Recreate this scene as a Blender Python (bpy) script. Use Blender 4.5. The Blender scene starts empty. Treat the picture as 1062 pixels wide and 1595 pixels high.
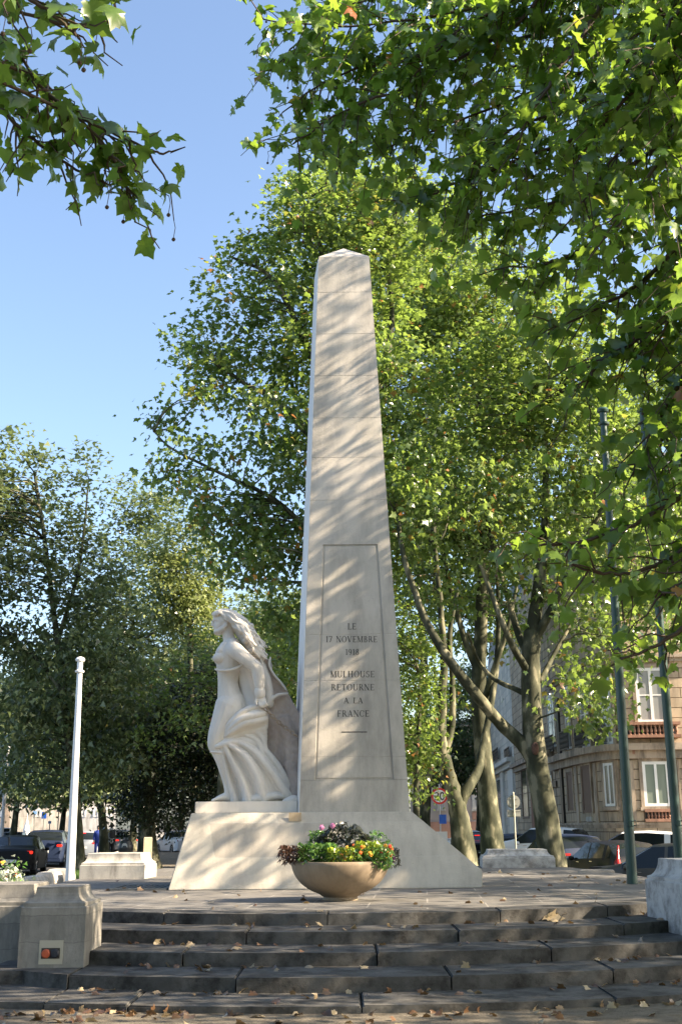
import bpy, bmesh, math, random
import numpy as np
from mathutils import Vector, Matrix

# ------------------------------------------------------------------ camera, sky, sun, exposure
sc = bpy.context.scene
col = sc.collection
R = math.radians
FPX, PITCH, ROLL, CAMH = 1750.0, R(15.6), 0.008, 1.6
cam_data = bpy.data.cameras.new("Camera")
cam = bpy.data.objects.new("Camera", cam_data)
col.objects.link(cam)
cam_data.sensor_fit = 'VERTICAL'
cam_data.sensor_height = 36.0
cam_data.lens = FPX / 1595.0 * 36.0
cam_data.clip_end = 3000
cam.matrix_world = (Matrix.Translation((0, 0, CAMH)) @ Matrix.Rotation(R(90) + PITCH, 4, 'X')
                    @ Matrix.Rotation(-ROLL, 4, 'Z'))
sc.camera = cam

SUN_AZ, SUN_EL = 102.0, 33.0          # compass bearing from +Y clockwise, elevation
world = bpy.data.worlds.new("World")
sc.world = world
world.use_nodes = True
wn = world.node_tree.nodes
wl = world.node_tree.links
sky = wn.new('ShaderNodeTexSky')
sky.sky_type = 'NISHITA'
sky.sun_disc = False
sky.sun_elevation = R(SUN_EL)
sky.sun_rotation = R(SUN_AZ)
sky.air_density = 1.0
sky.dust_density = 2.0
sky.ozone_density = 1.3
wl.new(sky.outputs[0], wn['Background'].inputs[0])
wn['Background'].inputs[1].default_value = 0.083

sd = bpy.data.lights.new("Sun", 'SUN')
sd.energy = 5.0
sd.angle = R(0.5)
sd.color = (1.0, 0.82, 0.60)
sun = bpy.data.objects.new("Sun", sd)
col.objects.link(sun)
SUNV = Vector((math.sin(R(SUN_AZ)) * math.cos(R(SUN_EL)), math.cos(R(SUN_AZ)) * math.cos(R(SUN_EL)), math.sin(R(SUN_EL))))
sun.rotation_euler = SUNV.to_track_quat('Z', 'Y').to_euler()
sun.location = (20, 0, 30)
sc.view_settings.view_transform = 'Standard'
sc.view_settings.look = 'None'
sc.view_settings.exposure = 2.12
sc.view_settings.gamma = 1.0
sc.view_settings.use_curve_mapping = False
try:
    sc.cycles.max_bounces = 8
    sc.cycles.transparent_max_bounces = 8
except Exception:
    pass

# ------------------------------------------------------------------ where a direction seen in the photo meets the place
def ray(px, py):
    x, y = px - 531.0, py - 797.5
    c, s = math.cos(ROLL), math.sin(ROLL)
    x, y = x * c - y * s, x * s + y * c
    xc, yc = x / FPX, -y / FPX
    return (xc, math.cos(PITCH) - yc * math.sin(PITCH), math.sin(PITCH) + yc * math.cos(PITCH))
def at_z(px, py, z):
    d = ray(px, py); t = (z - CAMH) / d[2]
    return Vector((d[0] * t, d[1] * t, z))
def at_y(px, py, Y):
    d = ray(px, py); t = Y / d[1]
    return Vector((d[0] * t, Y, CAMH + d[2] * t))
def ppm(px, py, Y):                     # photo pixels per metre there
    return FPX / (Y / ray(px, py)[1])

# ------------------------------------------------------------------ object helpers
def tag(o, label=None, cat=None, group=None, kind=None):
    if label: o['label'] = label
    if cat: o['category'] = cat
    if group: o['group'] = group
    if kind: o['kind'] = kind
    return o
def thing(name, label, cat, loc=(0, 0, 0), rz=0.0, group=None):
    o = bpy.data.objects.new(name, None)
    o.empty_display_size = 0.2
    col.objects.link(o)
    o.location = loc
    o.rotation_euler = (0, 0, rz)
    return tag(o, label, cat, group)
def link(name, me, parent=None):
    o = bpy.data.objects.new(name, me)
    col.objects.link(o)
    if parent is not None: o.parent = parent
    return o
def copy_tree(o, parent=None):
    c = o.copy(); col.objects.link(c)
    if parent is not None: c.parent = parent
    for ch in list(o.children): copy_tree(ch, c)
    return c

class MB:
    def __init__(s): s.v, s.f, s.uv, s.n = [], [], None, 0
    def add(s, v, f):
        v = np.asarray(v, float).reshape(-1, 3)
        s.v.append(v); s.f += [tuple(i + s.n for i in q) for q in f]; s.n += len(v)
        return s
    def box(s, a, b, bev=0.0):
        x0, y0, z0 = a; x1, y1, z1 = b
        if bev <= 0:
            v = [(x0, y0, z0), (x1, y0, z0), (x1, y1, z0), (x0, y1, z0), (x0, y0, z1), (x1, y0, z1), (x1, y1, z1), (x0, y1, z1)]
            return s.add(v, [(0, 3, 2, 1), (4, 5, 6, 7), (0, 1, 5, 4), (1, 2, 6, 5), (2, 3, 7, 6), (3, 0, 4, 7)])
        bm = bmesh.new()
        bmesh.ops.create_cube(bm, size=1.0)
        for q in bm.verts:
            q.co = Vector(((q.co.x + .5) * (x1 - x0) + x0, (q.co.y + .5) * (y1 - y0) + y0, (q.co.z + .5) * (z1 - z0) + z0))
        bmesh.ops.bevel(bm, geom=bm.edges[:], offset=bev, segments=2, affect='EDGES')
        return s.bm(bm)
    def bm(s, bm):
        bm.verts.index_update()
        s.add([tuple(q.co) for q in bm.verts], [tuple(w.index for w in q.verts) for q in bm.faces])
        bm.free(); return s
    def tube(s, pts, rad, sides=8, flat=None, caps=2, ref=(0, 1, 0)):
        P = np.asarray(pts, float); n = len(P)
        ra = np.broadcast_to(np.asarray(rad, float), (n,)).copy()
        rb = ra if flat is None else np.broadcast_to(np.asarray(flat, float), (n,)).copy()
        T = np.gradient(P, axis=0); T /= np.linalg.norm(T, axis=1)[:, None] + 1e-12
        ref = np.asarray(ref, float)
        if flat is None and abs(T @ ref).max() > .9:
            ref = np.array([1., 0, 0]) if abs(T[:, 0]).max() < abs(T[:, 2]).max() else np.array([0, 0, 1.])
            if abs(T @ ref).max() > .95: ref = np.array([.577, -.577, .577])
        B = ref[None] - (T @ ref)[:, None] * T; B /= np.linalg.norm(B, axis=1)[:, None] + 1e-9
        A = np.cross(B, T)
        rings = []
        def ring(i, k, off):
            rings.append((P[i] + T[i] * off, A[i], B[i], ra[i] * k, rb[i] * k))
        for j in range(caps, 0, -1):
            a = j / (caps + .35) * math.pi / 2; ring(0, math.cos(a), -math.sin(a) * min(ra[0], rb[0]))
        for i in range(n): ring(i, 1, 0)
        for j in range(1, caps + 1):
            a = j / (caps + .35) * math.pi / 2; ring(n - 1, math.cos(a), math.sin(a) * min(ra[-1], rb[-1]))
        th = np.arange(sides) * 2 * math.pi / sides
        V = np.concatenate([c + np.cos(th)[:, None] * a * x + np.sin(th)[:, None] * b * y for c, a, b, x, y in rings])
        m = len(rings); F = []
        for i in range(m - 1):
            for k in range(sides):
                k2 = (k + 1) % sides
                F.append((i * sides + k, i * sides + k2, (i + 1) * sides + k2, (i + 1) * sides + k))
        F.append(tuple(range(sides - 1, -1, -1))); F.append(tuple((m - 1) * sides + k for k in range(sides)))
        return s.add(V, F)
    def ball(s, c, r, seg=12, rings=8):
        r = np.broadcast_to(np.asarray(r, float), (3,))
        V = [(0, 0, -1)]; F = []
        for i in range(1, rings):
            a = -math.pi / 2 + math.pi * i / rings
            for k in range(seg):
                t = 2 * math.pi * k / seg; V.append((math.cos(a) * math.cos(t), math.cos(a) * math.sin(t), math.sin(a)))
        V.append((0, 0, 1)); L = len(V) - 1
        for k in range(seg):
            k2 = (k + 1) % seg
            F.append((0, 1 + k2, 1 + k))
            for i in range(rings - 2):
                a = 1 + i * seg
                F.append((a + k, a + k2, a + seg + k2, a + seg + k))
            F.append((L, L - seg + k, L - seg + k2))
        return s.add(np.array(V) * r + np.array(c, float), F)
    def lathe(s, prof, seg=24, c=(0, 0, 0)):
        V, F = [], []
        for r, z in prof:
            for k in range(seg):
                t = 2 * math.pi * k / seg; V.append((c[0] + r * math.cos(t), c[1] + r * math.sin(t), c[2] + z))
        for i in range(len(prof) - 1):
            for k in range(seg):
                k2 = (k + 1) % seg
                F.append((i * seg + k, i * seg + k2, (i + 1) * seg + k2, (i + 1) * seg + k))
        F.append(tuple(range(seg - 1, -1, -1))); F.append(tuple((len(prof) - 1) * seg + k for k in range(seg)))
        return s.add(V, F)
    def prism(s, poly, z0, z1):          # plan polygon, counter-clockwise
        n = len(poly)
        V = [(x, y, z0) for x, y in poly] + [(x, y, z1) for x, y in poly]
        F = [tuple(range(n - 1, -1, -1)), tuple(range(n, 2 * n))] + [(i, (i + 1) % n, n + (i + 1) % n, n + i) for i in range(n)]
        return s.add(V, F)
    def xform(s, M):
        M = np.array(M); s.v = [v @ M[:3, :3].T + M[:3, 3] for v in s.v]; return s
    def mesh(s, name, m=None, smooth=False):
        me = bpy.data.meshes.new(name)
        me.from_pydata(np.concatenate(s.v).tolist() if s.v else [], [], s.f)
        if m is not None: me.materials.append(m)
        if smooth: me.shade_smooth()
        me.update()
        return me
    def build(s, name, m=None, parent=None, smooth=False, loc=None, angle=None):
        o = link(name, s.mesh(name, m, smooth), parent)
        if angle is not None: auto_smooth(o, angle)
        if loc is not None: o.location = loc
        return o

def auto_smooth(o, deg=35):
    me = o.data
    bm = bmesh.new(); bm.from_mesh(me)
    for f in bm.faces: f.smooth = True
    for e in bm.edges:
        e.smooth = len(e.link_faces) == 2 and e.calc_face_angle(0) < R(deg)
    bm.to_mesh(me); bm.free()

def remesh(mb, name, m, voxel, parent=None, smooth=2, fac=.5, deform=None):
    t = mb.build('tmp', None)
    md = t.modifiers.new('r', 'REMESH'); md.mode = 'VOXEL'; md.voxel_size = voxel; md.use_smooth_shade = True
    if smooth:
        ms = t.modifiers.new('s', 'SMOOTH'); ms.iterations = smooth; ms.factor = fac
    dg = bpy.context.evaluated_depsgraph_get()
    me = bpy.data.meshes.new_from_object(t.evaluated_get(dg))
    old = t.data
    bpy.data.objects.remove(t); bpy.data.meshes.remove(old)
    me.name = name
    me.materials.clear(); me.materials.append(m)
    if deform is not None:
        co = np.empty(len(me.vertices) * 3); me.vertices.foreach_get('co', co)
        co = deform(co.reshape(-1, 3)); me.vertices.foreach_set('co', co.ravel())
    me.shade_smooth(); me.update()
    return link(name, me, parent)

# ------------------------------------------------------------------ materials
def node_mat(name):
    m = bpy.data.materials.new(name); m.use_nodes = True
    nt = m.node_tree
    return m, nt, nt.nodes['Principled BSDF']
def N(nt, typ, **kw):
    n = nt.nodes.new(typ)
    for k, v in kw.items():
        if k.startswith('i_'):
            key = k[2:]
            n.inputs[int(key) if key.isdigit() else key].default_value = v
        else: setattr(n, k, v)
    return n
def noise(nt, scale, detail=6, rough=.6, vec=None, stretch=None):
    t = N(nt, 'ShaderNodeTexCoord')
    out = t.outputs['Object'] if vec is None else vec
    if stretch:
        mp = N(nt, 'ShaderNodeMapping'); mp.inputs['Scale'].default_value = stretch
        nt.links.new(out, mp.inputs['Vector']); out = mp.outputs[0]
    n = N(nt, 'ShaderNodeTexNoise'); n.inputs['Scale'].default_value = scale
    n.inputs['Detail'].default_value = detail; n.inputs['Roughness'].default_value = rough
    nt.links.new(out, n.inputs['Vector'])
    return n.outputs['Fac']
def ramp(nt, fac, stops):
    r = N(nt, 'ShaderNodeValToRGB')
    el = r.color_ramp.elements
    while len(el) < len(stops): el.new(.5)
    for e, (p, c) in zip(el, stops):
        e.position = p; e.color = (c[0], c[1], c[2], 1) if not isinstance(c, (int, float)) else (c, c, c, 1)
    nt.links.new(fac, r.inputs[0])
    return r.outputs[0]
def mix(nt, fac, a, b, mode='MIX'):
    n = N(nt, 'ShaderNodeMix', data_type='RGBA', blend_type=mode)
    for sock, v in ((n.inputs[0], fac), (n.inputs[6], a), (n.inputs[7], b)):
        if hasattr(v, 'node'): nt.links.new(v, sock)
        elif isinstance(v, (int, float)): sock.default_value = v
        else: sock.default_value = (v[0], v[1], v[2], 1)
    return n.outputs[2]
def bump(nt, b, h, strength=.3, dist=.02):
    n = N(nt, 'ShaderNodeBump'); n.inputs['Strength'].default_value = strength; n.inputs['Distance'].default_value = dist
    nt.links.new(h, n.inputs['Height']); nt.links.new(n.outputs[0], b.inputs['Normal'])
    return n
def stone(name, c1, c2, dirt, scale=1.5, dirt_amt=.5, bumpd=.01, streak=True, rough=.85, pit=.25):
    m, nt, b = node_mat(name)
    base = mix(nt, ramp(nt, noise(nt, scale, 8), [(.32, 0.0), (.68, 1.0)]), c1, c2)
    st = ramp(nt, noise(nt, scale * 1.7, 8, .7, stretch=(1, 1, .28 if streak else 1)), [(.44, 0.0), (.64, 1.0)])
    fac = N(nt, 'ShaderNodeMath', operation='MULTIPLY', i_1=dirt_amt); nt.links.new(st, fac.inputs[0])
    c = mix(nt, fac.outputs[0], base, dirt)
    sp = ramp(nt, noise(nt, 38, 3), [(.66, 0.0), (.74, 1.0)])
    f2 = N(nt, 'ShaderNodeMath', operation='MULTIPLY', i_1=pit); nt.links.new(sp, f2.inputs[0])
    c = mix(nt, f2.outputs[0], c, [x * .35 for x in dirt])
    nt.links.new(c, b.inputs['Base Color'])
    b.inputs['Roughness'].default_value = rough
    b.inputs['Specular IOR Level'].default_value = .25
    bump(nt, b, noise(nt, 26, 8, .7), .35, bumpd)
    return m
def plain(name, c, rough=.5, metal=0.0, emit=None, es=1.0, coat=0.0, var=.12, sc_=3.0, spec=.5):
    m, nt, b = node_mat(name)
    k = noise(nt, sc_, 5)
    nt.links.new(mix(nt, k, [x * (1 - var) for x in c], [min(1, x * (1 + var)) for x in c]), b.inputs['Base Color'])
    b.inputs['Roughness'].default_value = rough; b.inputs['Metallic'].default_value = metal
    b.inputs['Coat Weight'].default_value = coat; b.inputs['Coat Roughness'].default_value = .05
    b.inputs['Specular IOR Level'].default_value = spec
    if emit:
        b.inputs['Emission Color'].default_value = (*emit, 1); b.inputs['Emission Strength'].default_value = es
    return m
def leaf_mat(name, dark, mid, light, trans, tfac=.42, odd=None, rough=.28):
    m, nt, b = node_mat(name)
    a = N(nt, 'ShaderNodeAttribute', attribute_name='tone')
    stops = [(0.0, dark), (.48, mid), (.86, light)]
    if odd: stops += [(.993, light), (.996, odd)]
    c = ramp(nt, a.outputs['Fac'], stops)
    nt.links.new(c, b.inputs['Base Color'])
    b.inputs['Roughness'].default_value = rough; b.inputs['Specular IOR Level'].default_value = .6
    tr = N(nt, 'ShaderNodeBsdfTranslucent')
    tc = mix(nt, .65, c, trans)
    nt.links.new(tc, tr.inputs['Color'])
    mx = N(nt, 'ShaderNodeMixShader'); mx.inputs[0].default_value = tfac
    nt.links.new(b.outputs[0], mx.inputs[1]); nt.links.new(tr.outputs[0], mx.inputs[2])
    nt.links.new(mx.outputs[0], nt.nodes['Material Output'].inputs[0])
    return m
M = {}
M['lime'] = stone('monument_limestone', (.46, .43, .37), (.55, .51, .45), (.22, .21, .19), .9, .6, .009, pit=.4)
M['statue'] = stone('statue_limestone', (.66, .61, .54), (.73, .68, .61), (.44, .40, .35), 1.6, .4, .003, pit=.06)
M['rough'] = stone('rough_hewn_stone', (.44, .36, .31), (.56, .48, .42), (.26, .22, .19), 2.2, .5, .03)
M['base'] = stone('base_limestone', (.46, .43, .38), (.56, .52, .46), (.25, .23, .20), 1.4, .6, .01, streak=False, pit=.6)
M['pier'] = stone('pier_limestone', (.42, .40, .36), (.52, .50, .45), (.16, .15, .135), 1.8, .7, .012)
M['whitepier'] = stone('whitened_pier_stone', (.40, .39, .37), (.52, .51, .48), (.13, .12, .11), 2.2, .75, .015, streak=False)
M['step'] = stone('step_sandstone', (.058, .057, .054), (.122, .119, .113), (.016, .015, .014), 2.0, .85, .02, streak=False)
M['letter'] = plain('letter_paint', (.02, .018, .016), .7)
M['panelin'] = stone('inscription_panel_stone', (.47, .41, .34), (.56, .50, .43), (.30, .26, .22), 1.2, .5, .008, pit=.4)
M['skylitstone'] = stone('skylit_face_stone', (.74, .73, .70), (.80, .79, .76), (.5, .49, .46), 1.2, .3, .004, pit=.1)  # lighter than the shaft: skylight on its left face put into the colour
M['white'] = plain('white_gloss_paint', (.75, .76, .76), .35)
M['greenpole'] = plain('dark_green_paint', (.02, .055, .05), .4)
M['bark'] = None
def bark_mat():
    m, nt, b = node_mat('plane_bark')
    patch = ramp(nt, noise(nt, 3.2, 4, .5, stretch=(1, 1, .45)), [(.42, (.030, .032, .020)), (.49, (.055, .057, .036)), (.57, (.095, .095, .062)), (.62, (.22, .205, .14))])
    grime = ramp(nt, noise(nt, 9, 8, .7, stretch=(1, 1, .3)), [(.4, 0.25), (.7, 0.0)])
    nt.links.new(mix(nt, grime, patch, (.04, .05, .025)), b.inputs['Base Color'])
    b.inputs['Roughness'].default_value = .8; b.inputs['Specular IOR Level'].default_value = .2
    bump(nt, b, noise(nt, 12, 8, .7, stretch=(1, 1, .35)), .4, .03)
    return m
M['bark'] = bark_mat()
M['twig'] = plain('twig_bark', (.06, .042, .03), .85)
M['leaf_near'] = leaf_mat('plane_leaf_near', (.018, .050, .016), (.045, .110, .024), (.13, .21, .05), (.36, .56, .05), .47, (.34, .10, .03))
M['leaf_mid'] = leaf_mat('plane_leaf', (.022, .050, .018), (.062, .110, .032), (.21, .27, .09), (.36, .52, .08), .42, (.30, .12, .04))
M['leaf_far'] = leaf_mat('plane_leaf_far', (.032, .056, .025), (.075, .110, .045), (.19, .23, .11), (.28, .37, .12), .34)
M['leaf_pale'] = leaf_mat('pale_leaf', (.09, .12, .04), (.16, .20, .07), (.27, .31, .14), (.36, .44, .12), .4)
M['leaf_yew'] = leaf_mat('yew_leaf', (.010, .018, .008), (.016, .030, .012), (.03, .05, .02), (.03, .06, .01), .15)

# ------------------------------------------------------------------ leaves
LEAF = {
 'full': [(0, 0), (.17, -.11), (.39, -.07), (.34, .09), (.47, .15), (.68, .40), (.46, .42), (.32, .49), (.31, .66), (.14, .78), (0, 1.05), (-.14, .78), (-.31, .66), (-.32, .49), (-.46, .42), (-.68, .40), (-.47, .15), (-.34, .09), (-.39, -.07), (-.17, -.11)],
 'mid': [(0, 0), (.46, .05), (.25, .38), (0, 1.0), (-.25, .38), (-.46, .05)],
 'lobed': [(0, 0), (.34, -.05), (.31, .17), (.60, .38), (.27, .48), (0, 1.0), (-.27, .48), (-.60, .38), (-.31, .17), (-.34, -.05)],
}
LFACE = {
 'full': [(20, i, i + 1, (i + 2) % 20) for i in range(0, 20, 2)],
 'lobed': [(10, 0, 1, 2), (10, 2, 3, 4), (10, 4, 5, 6), (10, 6, 7, 8), (10, 8, 9, 0)],
 'mid': [(0, 1, 2, 3), (0, 3, 4, 5)],
}
def leaf_mesh(name, P, size, mat, rng, lod='mid', droop=.5, updness=1.0, tone=None, out=None, wide=1.0):
    P = np.asarray(P, float); n = len(P)
    shp = np.array(LEAF[lod], float)
    if lod != 'mid': shp = np.vstack([shp, [0, .32]])
    k = len(shp)
    az = rng.uniform(0, 2 * np.pi, n)
    t = np.stack([np.cos(az), np.sin(az), -np.abs(rng.normal(droop, .45, n))], 1)
    if out is not None: t += out
    t /= np.linalg.norm(t, axis=1)[:, None]
    nr = rng.normal(0, .55, (n, 3)); nr[:, 2] += updness
    nr -= (nr * t).sum(1)[:, None] * t
    nr /= np.linalg.norm(nr, axis=1)[:, None] + 1e-9
    b = np.cross(t, nr)
    s = size * rng.uniform(.65, 1.25, n)
    cur = rng.uniform(.05, 1.1, n)
    x, y = shp[:, 0] * wide, shp[:, 1]
    zc = -(x ** 2) * .8 - (y ** 2) * .35
    zc = zc[None] * cur[:, None] + rng.normal(0, .035, (n, k)) * (lod != 'mid') + (rng.normal(0, .5, n)[:, None] * (x * y)[None]) * (lod != 'mid')
    wd = rng.uniform(.78, 1.12, n)
    V = (P[:, None] + s[:, None, None] * ((x[None] * wd[:, None])[:, :, None] * b[:, None] + (y - .1)[None, :, None] * t[:, None]
         + zc[:, :, None] * nr[:, None]))
    F = np.array(LFACE[lod]); q = F.shape[1]
    Fi = (F[None] + (np.arange(n) * k)[:, None, None]).reshape(-1)
    me = bpy.data.meshes.new(name)
    me.vertices.add(n * k); me.vertices.foreach_set('co', V.astype(np.float32).ravel())
    nf = n * len(F)
    me.loops.add(nf * q); me.loops.foreach_set('vertex_index', Fi.astype(np.int32))
    me.polygons.add(nf); me.polygons.foreach_set('loop_start', (np.arange(nf) * q).astype(np.int32))
    me.polygons.foreach_set('loop_total', np.full(nf, q, np.int32))
    tn = rng.uniform(0, 1, n) if tone is None else np.clip(tone, 0, 1)
    at = me.attributes.new('tone', 'FLOAT', 'POINT')
    at.data.foreach_set('value', np.repeat(tn, k).astype(np.float32))
    me.materials.append(mat)
    me.update(calc_edges=True); me.validate()
    return me

def spline(pts, n=8):
    P = np.asarray(pts, float)
    if len(P) < 3: return np.array([P[0] + (P[-1] - P[0]) * t for t in np.linspace(0, 1, n)])
    Q = np.vstack([2 * P[0] - P[1], P, 2 * P[-1] - P[-2]]); out = []
    for i in range(1, len(Q) - 2):
        for t in np.linspace(0, 1, n, endpoint=False):
            p0, p1, p2, p3 = Q[i - 1:i + 3]
            out.append(.5 * ((2 * p1) + (p2 - p0) * t + (2 * p0 - 5 * p1 + 4 * p2 - p3) * t * t + (3 * p1 - p0 - 3 * p2 + p3) * t ** 3))
    out.append(P[-1])
    return np.array(out)
def limb(mb, pts, r0, r1, rng=None, sides=9, n=6, wob=.04, flare=0.0):
    S = spline(pts, n)
    if rng is not None and len(S) > 3:
        S[1:-1] += rng.normal(0, wob * r0, S[1:-1].shape)
    u = np.linspace(0, 1, len(S))
    r = r0 + (r1 - r0) * u ** .8
    if flare: r = r * (1 + flare * np.exp(-u * 14))
    if rng is not None: r *= 1 + rng.normal(0, .012, len(r))
    mb.tube(S, r, sides, caps=1)
    return S
# ------------------------------------------------------------------ the setting: ground, roads, paving
rng = np.random.default_rng(7)
random.seed(7)
def ground_mat(name, c1, c2, c3, scale=1.0, bd=.02):
    m, nt, b = node_mat(name)
    c = mix(nt, noise(nt, .35 * scale, 6), c1, c2)
    c = mix(nt, ramp(nt, noise(nt, 7 * scale, 8, .75), [(.45, 0.0), (.62, .8)]), c, c3)
    c = mix(nt, ramp(nt, noise(nt, 60 * scale, 2), [(.60, 0.0), (.72, .6)]), c, [x * 1.7 for x in c2])
    nt.links.new(c, b.inputs['Base Color']); b.inputs['Roughness'].default_value = .95; b.inputs['Specular IOR Level'].default_value = .1
    bump(nt, b, noise(nt, 40 * scale, 8, .75), .6, bd)
    return m
M['earth'] = ground_mat('trodden_earth', (.13, .115, .09), (.20, .175, .14), (.075, .065, .05))
M['asphalt'] = ground_mat('asphalt', (.05, .05, .052), (.075, .075, .077), (.035, .035, .036), .6, .006)
M['pave'] = ground_mat('light_pavement', (.22, .21, .19), (.30, .285, .26), (.15, .14, .125), .8, .008)
def flag_mat():
    m, nt, b = node_mat('flagstone_paving')
    tc = N(nt, 'ShaderNodeTexCoord'); mp = N(nt, 'ShaderNodeMapping')
    mp.inputs['Rotation'].default_value = (0, 0, R(4)); nt.links.new(tc.outputs['Object'], mp.inputs[0])
    br = N(nt, 'ShaderNodeTexBrick'); br.inputs['Scale'].default_value = 1.0
    br.inputs['Brick Width'].default_value = 1.55; br.inputs['Row Height'].default_value = .95
    br.inputs['Mortar Size'].default_value = .014; br.inputs['Mortar Smooth'].default_value = .4
    br.inputs['Color1'].default_value = (.122, .119, .112, 1); br.inputs['Color2'].default_value = (.165, .160, .150, 1)
    br.inputs['Mortar'].default_value = (.29, .275, .25, 1)
    nt.links.new(mp.outputs[0], br.inputs['Vector'])
    c = mix(nt, ramp(nt, noise(nt, 1.6, 8, .7), [(.38, 0.0), (.7, .75)]), br.outputs['Color'], (.085, .078, .068))
    c = mix(nt, ramp(nt, noise(nt, 9, 6, .7), [(.55, 0.0), (.75, .5)]), c, (.27, .255, .225))
    nt.links.new(c, b.inputs['Base Color']); b.inputs['Roughness'].default_value = .8; b.inputs['Specular IOR Level'].default_value = .3
    bump(nt, b, noise(nt, 18, 8, .7), .4, .02)
    return m
M['flag'] = flag_mat()
def grass_mat():
    m, nt, b = node_mat('grass_blades')
    nt.links.new(mix(nt, noise(nt, 2.5, 5), (.05, .11, .018), (.09, .17, .03)), b.inputs['Base Color']); b.inputs['Roughness'].default_value = .7
    return m
M['grass'] = grass_mat()
ZR = -.36                                # right-hand street and the sheet below everything
def flat(name, poly, z, m, thick=None, kind='structure'):
    o = MB().prism(poly, z - (thick or .02), z).build(name, m)
    return tag(o, kind=kind)
flat('ground', [(-900, -60), (900, -60), (900, 1500), (-900, 1500)], ZR - .01, M['asphalt'], .5)
def kl(Y): return -11.2 - .125 * (Y - 46)    # kerb towards the avenue on the left
def kr(Y): return 7.2 - .125 * (Y - 30)      # kerb towards the street on the right
flat('park_ground', [(kl(-10), -10), (kr(-10), -10), (kr(95), 95), (kl(95), 95)], 0, M['earth'], .4)
flat('avenue', [(-60, -10), (kl(-10) - .02, -10), (kl(140) - .02, 140), (-60, 140)], -.15, M['asphalt'], .2)
flat('pavement', [(kr(-5) + 9.3, -5), (60, -5), (60, 130), (kr(130) + 9.3, 130)], -.22, M['pave'], .3)
flat('cross_road', [(-120, 141), (60, 141), (60, 400), (-120, 400)], -.13, M['pave'], .3)
def kerb(name, f, side):
    mb = MB()
    Y = -8.0
    while Y < 92:
        a, b_ = f(Y), f(Y + 1.18)
        w = .16 * side
        v = [(a, Y, .03), (a - w, Y, .03), (b_ - w, Y + 1.18, .03), (b_, Y + 1.18, .03)]
        xs = [p[0] for p in v]
        pts = [(p[0], p[1]) for p in v]
        if side > 0: pts = pts[::-1]
        mb.prism(pts, -.35, .03); Y += 1.2
    return tag(mb.build(name, M['pier']), kind='structure')
kerb('kerb', kl, -1); kerb('kerb', kr, 1)

# ------------------------------------------------------------------ stepped platform
CX, CY = -.1, 21.05
ZS = [.06, .192, .324, .456, .588]; RS = [10.28, 9.42, 8.56, 7.70, 6.82]
plat = thing('stepped_platform', 'round grey flagstone platform with five broad dark curved steps under the obelisk', 'platform', (0, 0, 0))
def arc_pt(r, x): return CY - math.sqrt(r * r - (x - CX) ** 2)
LEFT = [-7.0, -3.75, -2.8, -3.2, -3.9]
RIGHT = [7.2, 6.6, 6.2, 5.9, 4.7]
for k in range(4):
    r, z1, z0 = RS[k], ZS[k], (ZS[k - 1] if k else -.2)
    mb = MB()
    cuts = []
    xl = max(LEFT[k], -2.75 if k < 2 else -9)
    x = xl
    offs = [.2, 1.1, .5, 1.5][k]
    cuts = [xl]
    x = xl + offs + .6
    while x < RIGHT[k] - .6:
        cuts.append(x); x += rng.uniform(1.6, 2.4)
    cuts.append(RIGHT[k])
    segs = [(a, b) for a, b in zip(cuts[:-1], cuts[1:])]
    for a, b in segs:
        xs = np.linspace(a + .007, b - .007, max(2, int((b - a) / .35) + 1))
        dz, dy = rng.uniform(-.006, .006), rng.uniform(-.03, .03)
        front = [(q, arc_pt(r, q) + dy + rng.normal(0, .004)) for q in xs]
        back = [(q, arc_pt(r - 1.25, q) if abs(q - CX) < r - 1.3 else CY) for q in xs[::-1]]
        bm = bmesh.new()
        poly = front + back
        vb = [bm.verts.new((p[0], p[1], z0 - .02)) for p in poly]; vt = [bm.verts.new((p[0], p[1], z1 + dz)) for p in poly]
        n = len(poly)
        bm.faces.new(vb[::-1]); bm.faces.new(vt)
        for i in range(n): bm.faces.new((vb[i], vb[(i + 1) % n], vt[(i + 1) % n], vt[i]))
        ed = [e for e in bm.edges if all(v in vt for v in e.verts)]
        bmesh.ops.bevel(bm, geom=ed, offset=.014, segments=2, affect='EDGES')
        mb.bm(bm)
    if k < 2:                            # straight run of the two lowest steps on the left
        yl = arc_pt(r, -2.75) + [.12, .38][k]
        x0 = [-7.0, -3.72][k]
        y0 = arc_pt(r, -2.75) - .0
        mb.prism([(x0, yl), (-3.3, yl - .02), (-2.757, y0), (-2.757, 15.5), (x0, 15.5)], z0 - .02, z1)
    mb.build('step', M['step'], plat)
# top slab with its own curved edge blocks
xs = np.linspace(-4.4, 5.6, 30)
front = [(q, arc_pt(RS[4], q)) for q in xs]
mb = MB()
cuts = [-4.4, -2.2, -.2, 1.9, 3.35, 4.4, 5.6]
for a, b in zip(cuts[:-1], cuts[1:]):
    q = np.linspace(a + .006, b - .006, 7)
    poly = [(x, arc_pt(RS[4], x)) for x in q] + [(x, arc_pt(RS[4] - .55, x)) for x in q[::-1]]
    bm = bmesh.new(); vb = [bm.verts.new((p[0], p[1], .44)) for p in poly]; vt = [bm.verts.new((p[0], p[1], .588 + rng.uniform(-.003, .003))) for p in poly]
    n = len(poly); bm.faces.new(vb[::-1]); bm.faces.new(vt)
    for i in range(n): bm.faces.new((vb[i], vb[(i + 1) % n], vt[(i + 1) % n], vt[i]))
    bmesh.ops.bevel(bm, geom=[e for e in bm.edges if all(v in vt for v in e.verts)], offset=.012, segments=2, affect='EDGES')
    mb.bm(bm)
mb.build('step', M['step'], plat)
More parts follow.
